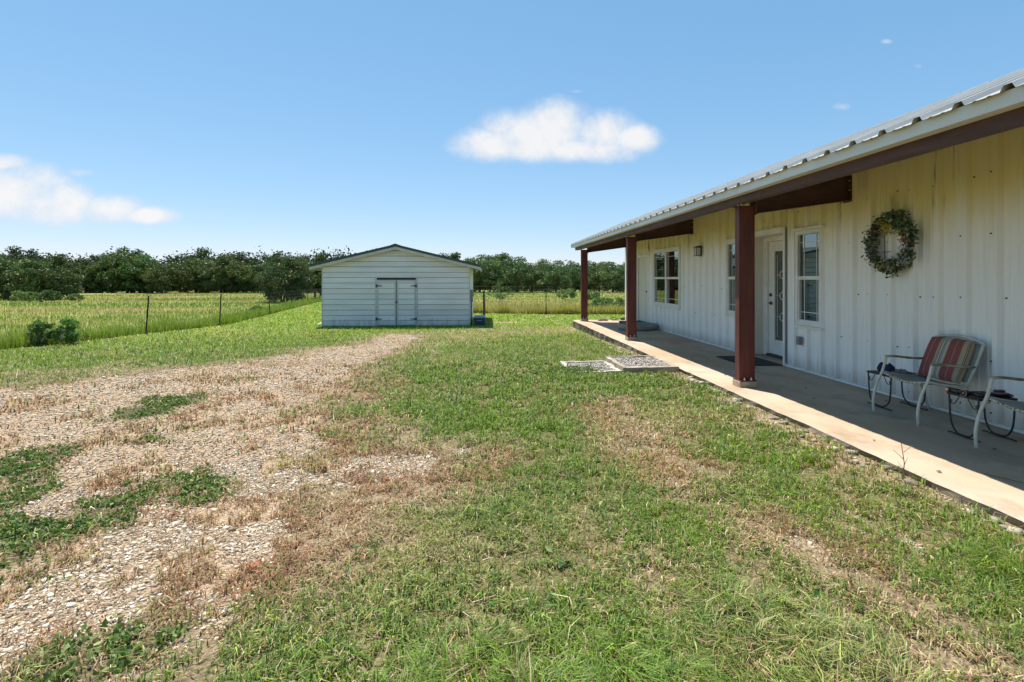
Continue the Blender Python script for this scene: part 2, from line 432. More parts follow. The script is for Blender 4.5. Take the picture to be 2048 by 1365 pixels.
def stone_mat():
    m, nt, b, N, L = new_mat("limestone_chips")
    a = N("ShaderNodeAttribute"); a.attribute_name = "Col"
    b.inputs["Roughness"].default_value = 0.9
    b.inputs["Specular IOR Level"].default_value = 0.2
    tc = N("ShaderNodeTexCoord"); n = N("ShaderNodeTexNoise"); n.inputs["Scale"].default_value = 60; n.inputs["Detail"].default_value = 4
    L(tc.outputs["Object"], n.inputs["Vector"])
    mr = N("ShaderNodeMapRange"); mr.inputs["From Min"].default_value = 0.3; mr.inputs["From Max"].default_value = 0.7
    mr.inputs["To Min"].default_value = 0.75; mr.inputs["To Max"].default_value = 1.15
    L(n.outputs["Fac"], mr.inputs["Value"])
    v = N("ShaderNodeVectorMath"); v.operation = 'SCALE'; L(a.outputs["Color"], v.inputs[0]); L(mr.outputs[0], v.inputs["Scale"])
    L(v.outputs[0], b.inputs["Base Color"])
    return m


M["stone"] = stone_mat()

# ---------------------------------------------------------------- helpers: geometry


def tag(o, label=None, cat=None, group=None, kind=None):
    for k, v in (("label", label), ("category", cat), ("group", group), ("kind", kind)):
        if v: o[k] = v
    return o


def empty(name, loc=(0, 0, 0), rz=0.0):
    o = bpy.data.objects.new(name, None)
    o.location = loc
    o.rotation_euler = (0, 0, rz)
    o.empty_display_size = 0.2
    COL.objects.link(o)
    return o


def attach(o, parent, local=False):
    """parent o; unless local, o's coordinates are the world's"""
    o.parent = parent
    if parent is not None and not local:
        off = Vector((0, 0, 0))
        p = parent
        while p is not None:
            if p.type == 'EMPTY': off += p.location
            p = p.parent
        if parent.type == 'EMPTY':
            o.matrix_parent_inverse = Matrix.Translation(-off)
    return o


class MB:
    """collects simple solids into one mesh"""
    def __init__(self):
        self.v, self.f = [], []

    def add(self, vs_, fs_):
        n = len(self.v)
        self.v += [tuple(p) for p in vs_]
        self.f += [tuple(i + n for i in f) for f in fs_]
        return self

    def box(self, x0, x1, y0, y1, z0, z1):
        return self.add([(x0, y0, z0), (x1, y0, z0), (x1, y1, z0), (x0, y1, z0), (x0, y0, z1), (x1, y0, z1), (x1, y1, z1), (x0, y1, z1)],
                        [(3, 2, 1, 0), (4, 5, 6, 7), (0, 1, 5, 4), (1, 2, 6, 5), (2, 3, 7, 6), (3, 0, 4, 7)])

    def prism(self, poly, axis, a0, a1):
        """extrude a 2D polygon along an axis ('x','y','z')"""
        n = len(poly)

        def p3(p, a):
            return {'x': (a, p[0], p[1]), 'y': (p[0], a, p[1]), 'z': (p[0], p[1], a)}[axis]
        vs_ = [p3(p, a0) for p in poly] + [p3(p, a1) for p in poly]
        fs_ = [tuple(range(n)), tuple(range(2 * n - 1, n - 1, -1))]
        fs_ += [(i, i + n, (i + 1) % n + n, (i + 1) % n) for i in range(n)]
        return self.add(vs_, fs_)

    def tube(self, pts, r, n=8, cap=True, smooth=0):
        pts = [Vector(p) for p in pts]
        if smooth:
            q = []
            for i in range(len(pts) - 1):
                p0 = pts[max(i - 1, 0)]; p1 = pts[i]; p2 = pts[i + 1]; p3 = pts[min(i + 2, len(pts) - 1)]
                for k in range(smooth):
                    t = k / smooth
                    q.append(0.5 * ((2 * p1) + (p2 - p0) * t + (2 * p0 - 5 * p1 + 4 * p2 - p3) * t * t + (3 * p1 - p0 - 3 * p2 + p3) * t ** 3))
            q.append(pts[-1]); pts = q
        rs = r if isinstance(r, (list, tuple)) else [r] * len(pts)
        if len(rs) != len(pts):
            rs = [rs[0] + (rs[-1] - rs[0]) * i / (len(pts) - 1) for i in range(len(pts))]
        d = (pts[1] - pts[0]).normalized()
        up = Vector((0, 0, 1)) if abs(d.z) < 0.9 else Vector((1, 0, 0))
        a = d.cross(up).normalized()
        vs_, fs_ = [], []
        for i, p in enumerate(pts):
            d = (pts[min(i + 1, len(pts) - 1)] - pts[max(i - 1, 0)]).normalized()
            a = (a - d * a.dot(d)).normalized()
            b = d.cross(a)
            for k in range(n):
                t = 2 * math.pi * k / n
                vs_.append(p + (a * math.cos(t) + b * math.sin(t)) * rs[i])
        for i in range(len(pts) - 1):
            for k in range(n):
                fs_.append((i * n + k, i * n + (k + 1) % n, (i + 1) * n + (k + 1) % n, (i + 1) * n + k))
        if cap:
            fs_.append(tuple(range(n - 1, -1, -1)))
            m = (len(pts) - 1) * n
            fs_.append(tuple(range(m, m + n)))
        return self.add(vs_, fs_)

    def cyl(self, c, r, h, axis='z', n=14, r2=None):
        c = Vector(c); d = {'x': Vector((1, 0, 0)), 'y': Vector((0, 1, 0)), 'z': Vector((0, 0, 1))}[axis]
        return self.tube([c, c + d * h], [r, r if r2 is None else r2], n)

    def lathe(self, prof, c, n=24, sx=1.0, sy=1.0):
        cx, cy, cz = c
        vs_, fs_ = [], []
        for (r, z) in prof:
            for k in range(n):
                t = 2 * math.pi * k / n
                vs_.append((cx + r * sx * math.cos(t), cy + r * sy * math.sin(t), cz + z))
        for i in range(len(prof) - 1):
            for k in range(n):
                fs_.append((i * n + k, i * n + (k + 1) % n, (i + 1) * n + (k + 1) % n, (i + 1) * n + k))
        return self.add(vs_, fs_)

    def build(self, name, mat, parent=None, smooth=False, local=False, bevel=0.0, kind=None):
        me = bpy.data.meshes.new(name)
        me.from_pydata(self.v, [], self.f)
        me.update()
        if smooth:
            me.shade_smooth()
        o = bpy.data.objects.new(name, me)
        me.materials.append(mat)
        COL.objects.link(o)
        if bevel:
            md = o.modifiers.new("bevel", 'BEVEL'); md.width = bevel; md.segments = 2; md.limit_method = 'ANGLE'
        if parent is not None:
            attach(o, parent, local)
        if kind: o["kind"] = kind
        return o


def np_mesh(name, V, F, mat, colors=None, parent=None, smooth=False, kind=None):
    """V (n,3), F (m,k) with one k; colors (n,3) per vertex"""
    me = bpy.data.meshes.new(name)
    V = np.ascontiguousarray(V, dtype=np.float32); F = np.ascontiguousarray(F, dtype=np.int32)
    me.vertices.add(len(V)); me.vertices.foreach_set("co", V.ravel())
    k = F.shape[1]
    me.loops.add(F.size); me.loops.foreach_set("vertex_index", F.ravel())
    me.polygons.add(len(F))
    me.polygons.foreach_set("loop_start", np.arange(0, F.size, k, dtype=np.int32))
    me.polygons.foreach_set("loop_total", np.full(len(F), k, dtype=np.int32))
    if smooth:
        me.polygons.foreach_set("use_smooth", np.ones(len(F), dtype=bool))
    me.update(calc_edges=True)
    if colors is not None:
        at = me.color_attributes.new("Col", 'FLOAT_COLOR', 'POINT')
        c4 = np.ones((len(V), 4), dtype=np.float32); c4[:, :3] = colors
        at.data.foreach_set("color", c4.ravel())
    me.materials.append(mat)
    o = bpy.data.objects.new(name, me)
    COL.objects.link(o)
    if parent is not None: attach(o, parent)
    if kind: o["kind"] = kind
    return o


def copy_tree(o, parent=None, offset=None):
    c = o.copy(); COL.objects.link(c)
    if parent is not None:
        mpi = o.matrix_parent_inverse.copy()
        c.parent = parent
        c.matrix_parent_inverse = mpi
    for ch in list(o.children):
        copy_tree(ch, c)
    return c


# ---- value noise on numpy arrays
_perm = np.random.default_rng(3).random(65536)


def vnoise(x, y):
    xi = np.floor(x).astype(np.int64); yi = np.floor(y).astype(np.int64)
    xf = x - xi; yf = y - yi
    xf = xf * xf * (3 - 2 * xf); yf = yf * yf * (3 - 2 * yf)

    def h(a, b): return _perm[(a * 7349 + b * 9151 + (a * b) % 331 * 57) & 65535]
    return (h(xi, yi) * (1 - xf) + h(xi + 1, yi) * xf) * (1 - yf) + (h(xi, yi + 1) * (1 - xf) + h(xi + 1, yi + 1) * xf) * yf


def fbm(x, y, s, o=4, g=0.55):
    t = 0; a = 1; n = 0
    for i in range(o):
        t = t + a * vnoise(x * s + 17.3 * i, y * s - 9.1 * i); n += a; a *= g; s *= 2.03
    return t / n


def sstep(a, b, x):
    t = np.clip((x - a) / (b - a), 0, 1)
    return t * t * (3 - 2 * t)


def zg(x, y):
    """height of the ground: level at the near porch, a little lower at the shed, then falling gently away"""
    x = np.asarray(x, dtype=float); y = np.asarray(y, dtype=float)
    z = -0.065 - 0.185 * sstep(7, 17, y) - 0.008 * np.clip(y - 17, 0, 110)
    return z + 0.018 * (fbm(x, y, 0.9, 3) - 0.5) * sstep(60, 20, np.abs(y))


def zg1(x, y): return float(zg(np.array([x]), np.array([y]))[0])


def poly_dist(x, y, P):
    """signed distance to a polygon, positive inside"""
    P = np.asarray(P, dtype=float)
    d = np.full(x.shape, 1e9); inside = np.zeros(x.shape, bool)
    n = len(P)
    for i in range(n):
        ax, ay = P[i]; bx, by = P[(i + 1) % n]
        ex, ey = bx - ax, by - ay
        t = np.clip(((x - ax) * ex + (y - ay) * ey) / (ex * ex + ey * ey + 1e-12), 0, 1)
        d = np.minimum(d, np.hypot(x - ax - t * ex, y - ay - t * ey))
        c = ((ay > y) != (by > y)) & (x < (bx - ax) * (y - ay) / (by - ay + 1e-12) + ax)
        inside ^= c
    return np.where(inside, d, -d)


POLY = {
    'gravel': [(-9.5, 5.2), (-7.59, 6.57), (-6.35, 7.09), (-5.53, 7.71), (-4.66, 8.57), (-4.0, 9.06), (-3.55, 10.83), (-2.86, 12.33), (-2.61, 14.98), (-1.51, 14.26), (-1.79, 10.86), (-1.96, 9.02), (-1.81, 7.21), (-1.79, 6.18), (-1.53, 4.97), (-1.36, 4.39), (-0.91, 4.29), (-0.11, 4.24), (-0.22, 3.91), (-0.71, 3.66), (-1.09, 3.52), (-0.92, 2.99), (-1.02, 2.64), (-0.95, 2.36), (-1.13, 2.23), (-1.36, 2.17), (-1.53, 2.09), (-1.66, 1.97), (-1.8, 1.6), (-2.53, 0.5), (-9.5, 0.5)],
    'weedA': [(-3.87, 5.5), (-3.97, 6.33), (-3.54, 6.61), (-3.31, 6.36), (-3.38, 5.72), (-3.59, 5.41)],
    'weedB': [(-3.26, 4.75), (-3.22, 4.92), (-2.91, 4.93), (-2.87, 4.73), (-3.07, 4.63)],
    'weedC': [(-2.45, 2.59), (-3.09, 3.26), (-2.94, 3.28), (-2.63, 3.23), (-2.61, 3.43), (-2.44, 3.73), (-2.37, 3.96), (-2.08, 3.99), (-1.77, 3.56), (-1.84, 3.38), (-2.12, 3.54), (-2.11, 3.32), (-2.13, 3.13), (-2.27, 2.94), (-2.16, 2.67)],
    'weedD': [(-4.2, 3.8), (-4.03, 4.33), (-3.78, 4.49), (-3.61, 4.63), (-3.33, 4.4), (-3.41, 4.18), (-3.35, 3.97), (-3.4, 3.8)],
    'weedE': [(-3.22, 3.4), (-3.46, 3.76), (-3.26, 3.87), (-2.99, 3.64), (-2.94, 3.45), (-2.97, 3.31)],
    'weedF': [(-1.48, 2.12), (-1.48, 2.22), (-1.36, 2.26), (-1.27, 2.23), (-1.29, 2.15), (-1.38, 2.05)],
    'weedG': [(-2.0, 1.8), (-1.8, 2.01), (-1.71, 2.1), (-1.59, 2.12), (-1.49, 2.06), (-1.4, 1.7)],
    'clumpA': [(-1.58, 4.11), (-1.42, 4.33), (-1.07, 3.97), (-1.1, 3.68), (-1.34, 3.66)],
    'clumpB': [(-1.64, 5.32), (-1.46, 5.81), (-1.06, 5.78), (-1.12, 5.28), (-1.39, 5.12)],
    'dryA': [(-1.85, 5.33), (-1.56, 6.71), (-0.84, 5.45), (-0.49, 4.59), (-0.07, 4.06), (-0.19, 3.34), (-0.51, 3.29), (-0.71, 2.81), (-1.02, 2.64), (-1.31, 3.41), (-1.15, 3.73), (-1.1, 4.37)],
    'dryB': [(-2.39, 15.45), (0.75, 17.5), (3.26, 16.75), (2.83, 14.54), (0.58, 13.49), (-1.08, 11.29), (-2.11, 10.89)],
    'dryC': [(1.0, 5.14), (1.4, 6.23), (1.83, 5.94), (1.72, 4.91), (1.82, 3.83), (1.43, 3.31), (1.28, 3.66), (1.07, 4.35)],
    'dryD': [(1.53, 2.83), (1.83, 2.93), (1.94, 2.49), (2.06, 2.05), (2.3, 1.84), (2.3, 1.5), (1.71, 1.5), (1.71, 1.92), (1.61, 2.22), (1.47, 2.47)],
    'dryE': [(-3.4, 11.0), (-2.66, 11.96), (-1.59, 8.2), (-1.56, 7.02), (-1.87, 6.45), (-2.44, 7.43)],
    'tallA': [(0.86, 2.13), (1.24, 2.21), (1.58, 2.08), (1.66, 1.87), (1.55, 1.4), (0.6, 1.4)],
    'tallB': [(-0.26, 1.92), (-0.01, 2.01), (0.66, 1.89), (0.63, 1.5), (-0.27, 1.5)],
    'tallC': [(2.63, 2.49), (3.15, 2.6), (2.81, 2.02), (2.46, 2.2)],
    'patch': [(0.3, 18.6), (0.8, 19.6), (1.5, 19.5), (1.6, 18.8), (0.9, 18.3)],
}
# the mown yard ends at this line on the left and at the back fence
EDGE = [(-13.5, 4.0), (-10.9, 9.0), (-10.15, 12.6), (-9.87, 15.55), (-9.07, 18.22), (-9.45, 21.5), (-10.2, 26.0), (-12.6, 41.0), (-14.5, 52.0)]
YARD = [(-13.5, -40), *EDGE[:-2], (-10.2, 24.9), (-0.5, 24.6), (3.2, 23.4), (6.9, 23.0), (30, 22.0), (30, -40)]
YARD = [(-13.5, -40)] + EDGE[:-1] + [(-7.0, 41.0), (-6.6, 24.8), (-0.5, 24.7), (3.2, 23.5), (6.9, 23.1), (40, 22.0), (40, -40)]


def masks(x, y):
    n1 = fbm(x, y, 2.2, 4) - 0.5
    n2 = fbm(x + 40, y - 13, 7.0, 3) - 0.5
    w = np.zeros_like(x)
    for k in 'ABCDEFG':
        w = np.maximum(w, sstep(-0.14, 0.12, poly_dist(x, y, POLY['weed' + k]) + 0.26 * n1 + 0.30 * n2))
    g = sstep(-0.22, 0.20, poly_dist(x, y, POLY['gravel']) + 0.75 * n1 + 0.5 * n2)
    g = np.maximum(g, 0.8 * sstep(-0.1, 0.3, poly_dist(x, y, POLY['patch']) + 0.6 * n1 + 0.4 * n2))
    # bare chips showing along the porch edge and in worn spots of the lawn
    g = np.maximum(g, 0.40 * sstep(0.66, 0.78, fbm(x - 5, y + 31, 1.1, 4) + 0.1 * n2) * sstep(12, 6, y))
    edge = np.abs(x - 3.02) < 0.16
    g = np.maximum(g, np.where(edge, 0.7 * sstep(0.40, 0.62, fbm(x, y, 3.1, 3)), 0))
    dry = np.zeros_like(x)
    for k in 'ABCDE':
        dry = np.maximum(dry, {'B': 0.55, 'E': 0.7}.get(k, 1.0) * sstep(-0.35, 0.25, poly_dist(x, y, POLY['dry' + k]) + 0.6 * n1))
    dry = np.maximum(dry, 0.75 * sstep(-0.9, 0.0, poly_dist(x, y, POLY['gravel']) + 0.9 * n1))
    dry = np.maximum(dry, 0.5 * sstep(0.54, 0.70, fbm(x + 9, y + 3, 0.8, 4)) * sstep(15, 7, y))
    cl = np.zeros_like(x)
    for k in 'AB':
        cl = np.maximum(cl, sstep(-0.1, 0.15, poly_dist(x, y, POLY['clump' + k]) + 0.3 * n1))
    tall = np.zeros_like(x)
    for k in 'ABC':
        tall = np.maximum(tall, sstep(-0.12, 0.12, poly_dist(x, y, POLY['tall' + k]) + 0.3 * n1))
    yard = sstep(-0.05, 0.25, poly_dist(x, y, YARD) + 0.25 * n1)
    return g * (1 - 0.9 * w), w, dry, cl, tall, yard


# ---------------------------------------------------------------- the ground


def build_ground():
    xs = np.concatenate([-np.geomspace(900, 14.3, 34), np.arange(-14, -5, 0.14), np.arange(-5, 3.4, 0.05), np.arange(3.4, 8, 0.3), np.geomspace(8.3, 900, 34)])
    ys = np.concatenate([[-400, -150, -60, -25, -10, -5, -2], np.arange(0, 9, 0.05), np.arange(9, 27, 0.12), np.geomspace(27.2, 2500, 60)])
    X, Y = np.meshgrid(xs, ys)
    x, y = X.ravel(), Y.ravel()
    z = zg(x, y)
    z = np.where((x > 1.46) & (x < 3.12) & (y > 7.72) & (y < 8.66), z - 0.10, z)     # dug out under the two steps
    g, w, dry, cl, tall, yard = masks(x, y)
    soil_green = np.array([0.159, 0.138, 0.062]); soil_dry = np.array([0.255, 0.190, 0.120])
    far_lawn = np.array([0.200, 0.262, 0.048]); field = np.array([0.276, 0.276, 0.090])
    n = fbm(x, y, 0.35, 4)[:, None]
    c = soil_green * (1 - dry[:, None]) + soil_dry * dry[:, None]
    t = sstep(7, 22, y)[:, None]
    c = c * (1 - t) + (far_lawn * (1 - 0.6 * dry[:, None]) + soil_dry * 0.6 * dry[:, None]) * t
    fcol = field * (0.7 + 0.6 * n)
    c = c * yard[:, None] + fcol * (1 - yard[:, None])
    c = c * (0.8 + 0.4 * fbm(x, y, 3.0, 3)[:, None])
    c = c * (1 - w[:, None]) + np.array([0.09, 0.075, 0.04]) * w[:, None]
    nx = len(xs)
    i = np.arange((len(ys) - 1) * nx).reshape(len(ys) - 1, nx)[:, :-1].ravel()
    F = np.stack([i, i + 1, i + nx + 1, i + nx], 1)
    o = np_mesh("ground", np.stack([x, y, z], 1), F, M["ground"], c, smooth=True, kind="structure")
    at = o.data.attributes.new("gravel", 'FLOAT', 'POINT')
    at.data.foreach_set("value", np.ascontiguousarray(g * yard, dtype=np.float32))
    tag(o, "mown yard and open pasture running out to the trees", "ground")
    return o


build_ground()

# ---------------------------------------------------------------- porch slab
XW, XE = 4.94, 3.17                           # face of the wall, outer edge of the slab
mb = MB()
ys_ = np.concatenate([np.arange(-4, 16.7, 0.13), [16.75]])
top_e = [XE + 0.008 * math.sin(3.1 * a) + random.uniform(-0.006, 0.014) for a in ys_]
bot_e = [XE + 0.012 + random.uniform(-0.02, 0.02) for a in ys_]
V, F = [], []
for i, a in enumerate(ys_):
    V += [(14.2, a, 0.0), (XE + 0.02 + top_e[i] - XE, a, 0.0), (top_e[i], a, -0.014), (bot_e[i], a, -0.075 + random.uniform(-0.01, 0.01)), (bot_e[i] + 0.03, a, -0.45), (14.2, a, -0.45)]
for i in range(len(ys_) - 1):
    for k in range(6):
        F.append((i * 6 + k, (i + 1) * 6 + k, (i + 1) * 6 + (k + 1) % 6, i * 6 + (k + 1) % 6))
F += [(0, 1, 2, 3, 4, 5), tuple(len(V) - 1 - k for k in range(6))]
slab = MB().add(V, F).build("porch_slab", M["concrete"], kind="structure")
slab.data.materials.append(M["slab_edge"])
for p in slab.data.polygons:                   # the soil-stained outer edge
    if p.normal.x < -0.8: p.material_index = 1
tag(slab, "long stained concrete porch slab under the metal roof", "slab")

# ---------------------------------------------------------------- the house
house = empty("metal_house", (XW, 6.0, 0))
tag(house, "long white ribbed-metal house with a deep porch roof on red steel posts", "house")
Y0, Y1 = -3.6, 16.45                          # ends of the long wall
ZT = 3.20
DOOR = (7.75, 8.95, 0.0, 2.16)
FDOOR = (14.22, 15.20, 0.10, 2.09)
WINS = [(6.85, 7.44, 0.695, 2.13, 1), (9.03, 9.61, 0.695, 2.13, 1), (11.93, 13.76, 0.675, 2.15, 2)]
OPEN = [DOOR, FDOOR] + [w[:4] for w in WINS]
RIB0 = 5.046


def rib_points(y0, y1, hmaj=0.046, hmin=0.006, base=RIB0):
    pts = []
    k0 = int(math.floor((y0 - base) / 0.305)) - 1
    for k in range(k0, k0 + int((y1 - y0) / 0.305) + 4):
        c = base + 0.305 * k
        pts += [(c - 0.044, 0), (c - 0.024, hmaj), (c + 0.024, hmaj), (c + 0.044, 0),
                (c + 0.092, 0), (c + 0.101, hmin), (c + 0.116, hmin), (c + 0.125, 0), (c + 0.180, 0), (c + 0.189, hmin), (c + 0.204, hmin), (c + 0.213, 0)]
    return pts


def rib_h(y, pts):
    for (a, ha), (b, hb) in zip(pts, pts[1:]):
        if a <= y <= b:
            return ha + (hb - ha) * (y - a) / max(b - a, 1e-6)
    return 0.0


def wall_panels():
    pts = rib_points(Y0, Y1)
    screws_rows = [0.12, 0.62, 1.22, 1.86, 2.42]
    y = Y0
    cuts = sorted({round(q, 4) for o in OPEN for q in o[:2]})
    first = RIB0 - 0.06 + 0.915 * math.ceil((Y0 - RIB0 + 0.06) / 0.915)
    bounds = [Y0] + [first + 0.915 * k for k in range(30) if first + 0.915 * k < Y1 - 0.05] + [Y1]
    for a, b in zip(bounds, bounds[1:]):
        ysn = sorted({a, b} | {p[0] for p in pts if a < p[0] < b} | {c for c in cuts if a < c < b})
        whole = [o for o in OPEN if o[0] <= a + 1e-3 and o[1] >= b - 1e-3]
        m = [MB(), MB()]; s = MB()
        for ya, yb in zip(ysn, ysn[1:]):
            mid = 0.5 * (ya + yb)
            iv = [(0.03, ZT)]
            for (o0, o1, z0, z1) in OPEN:
                if o0 < mid < o1:
                    iv = [(p, q) for (u, v) in iv for (p, q) in ((u, min(v, z0)), (max(u, z1), v)) if q - p > 1e-3]
            xa, xb = XW - rib_h(ya, pts), XW - rib_h(yb, pts)
            for z0, z1 in iv:
                m[1 if whole and z0 > 1.0 else 0].add([(xa, ya, z0), (xb, yb, z0), (xb, yb, z1), (xa, ya, z1)], [(0, 3, 2, 1)])
        for q in m:
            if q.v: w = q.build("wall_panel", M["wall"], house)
        for zi, zz in enumerate(screws_rows):
            k = math.ceil((a - RIB0) / 0.305)
            while RIB0 + 0.305 * k + 0.07 < b:
                yy = RIB0 + 0.305 * k + (0.07 if (k + zi) % 3 else -0.07); k += 1
                if yy <= a or any(o0 - 0.08 < yy < o1 + 0.08 and z0 - 0.1 < zz < z1 + 0.1 for (o0, o1, z0, z1) in OPEN): continue
                zj = zz + random.uniform(-0.025, 0.025)
                s.cyl((XW - 0.012, yy, zj), 0.0060, 0.012, 'x', 7).cyl((XW - 0.004, yy, zj), 0.0085, 0.004, 'x', 9)
        if s.v:
            attach(s.build("screw_row", M["dark"], kind="stuff"), w)


wall_panels()
# end walls, back wall and rooms behind the long wall
pr = [(XW, 0.0), (14.0, 0.0), (14.0, 2.9), (9.5, 3.55), (XW, 3.18)]
MB().prism([(p[0] + (0.002 if i in (0, 4) else 0), p[1]) for i, p in enumerate(pr)], 'y', Y1 - 0.06, Y1).build("end_wall", M["white_trim"], house)
MB().prism([(p[0] + (0.002 if i in (0, 4) else 0), p[1]) for i, p in enumerate(pr)], 'y', Y0, Y0 + 0.06).build("end_wall", M["white_trim"], house)
MB().box(14.0, 14.08, Y0, Y1, 0, 2.9).build("back_wall", M["white_trim"], house)
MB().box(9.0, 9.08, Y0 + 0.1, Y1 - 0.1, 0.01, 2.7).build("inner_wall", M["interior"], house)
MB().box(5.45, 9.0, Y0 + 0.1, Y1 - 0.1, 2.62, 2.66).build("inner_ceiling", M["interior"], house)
# corner trim at the far end, foot trim along the slab
MB().box(XW - 0.045, XW - 0.036, Y1 - 0.10, Y1 + 0.012, 0.03, ZT).box(XW - 0.045, XW + 0.1, Y1 + 0.003, Y1 + 0.012, 0.03, ZT).build("corner_trim", M["white_trim"], house)
for a, b in ((Y0, 7.70), (9.03, 14.14), (15.28, Y1)):
    MB().prism([(XW - 0.044, 0.006), (XW - 0.040, 0.034), (XW + 0.01, 0.036), (XW + 0.01, 0.006)], 'y', a, b).build("foot_trim", M["white_trim"], house)


def window(y0, y1, z0, z1, cols):
    f = 0.055
    xf, xb = XW - 0.042, XW + 0.03
    m = MB()
    m.box(xf, xb, y0, y0 + f, z0, z1).box(xf, xb, y1 - f, y1, z0, z1)
    m.box(xf + 0.001, xb, y0 + f, y1 - f, z1 - f, z1).box(xf + 0.001, xb, y0 + f, y1 - f, z0, z0 + f)
    for k in range(1, cols):
        c = y0 + (y1 - y0) * k / cols
        m.box(xf + 0.002, xb, c - 0.035, c + 0.035, z0 + f, z1 - f)
    w = m.build("window", M["white_trim"], house, bevel=0.004)
    hd = MB().box(XW - 0.062, XW - 0.0, y0 - 0.035, y1 + 0.035, z1 + 0.002, z1 + 0.045).build("head_flashing", M["white_trim"])
    sl = MB().box(XW - 0.060, XW - 0.0, y0 - 0.02, y1 + 0.02, z0 - 0.035, z0 - 0.002).build("sill", M["white_trim"])
    attach(hd, w); attach(sl, w)
    zm = 0.5 * (z0 + z1)
    for k in range(cols):
        a = y0 + f + (y1 - y0 - 2 * f) * k / cols + (0.035 if k else 0)
        b = y0 + f + (y1 - y0 - 2 * f) * (k + 1) / cols - (0.035 if k < cols - 1 else 0)
        attach(MB().box(xf + 0.008, xb - 0.01, a, b, zm - 0.025, zm + 0.030).build("meeting_rail", M["white_trim"]), w)
        sash = MB()
        xs0, xs1 = xf + 0.014, xb - 0.012
        sash.box(xs0, xs1, a, a + 0.022, z0 + f, zm - 0.025).box(xs0, xs1, b - 0.022, b, z0 + f, zm - 0.025).box(xs0, xs1, a + 0.022, b - 0.022, z0 + f, z0 + f + 0.03)
        attach(sash.build("lower_sash", M["white_trim"]), w)
        attach(MB().box(XW + 0.002, XW + 0.006, a, b, zm + 0.030, z1 - f).build("pane", M["glass"]), w)
        attach(MB().box(XW + 0.008, XW + 0.012, a + 0.022, b - 0.022, z0 + f + 0.03, zm - 0.025).build("pane", M["glass"]), w)
        g = MB(); gx0, gx1 = XW - 0.003, XW + 0.0015
        for yy in (a + 0.10, b - 0.10):
            g.box(gx0, gx1, yy - 0.006, yy + 0.006, zm + 0.030, z1 - f)
        g.box(gx0 + 0.001, gx1, a, b, z1 - f - 0.125, z1 - f - 0.113)
        g2x0, g2x1 = XW + 0.003, XW + 0.0075
        for yy in (a + 0.10, b - 0.10):
            g.box(g2x0, g2x1, yy - 0.006, yy + 0.006, z0 + f + 0.03, zm - 0.025)
        g.box(g2x0 + 0.001, g2x1, a + 0.022, b - 0.022, z0 + f + 0.14, z0 + f + 0.152)
        attach(g.build("muntin_grid", M["white_trim"]), w)
    # drywall return behind the frame
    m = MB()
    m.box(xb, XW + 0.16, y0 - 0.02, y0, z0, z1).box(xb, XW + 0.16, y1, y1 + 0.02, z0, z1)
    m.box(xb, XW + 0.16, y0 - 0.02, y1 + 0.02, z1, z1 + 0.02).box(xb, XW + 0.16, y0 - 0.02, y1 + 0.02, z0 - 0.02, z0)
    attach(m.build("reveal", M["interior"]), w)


for w in WINS:
    window(*w)


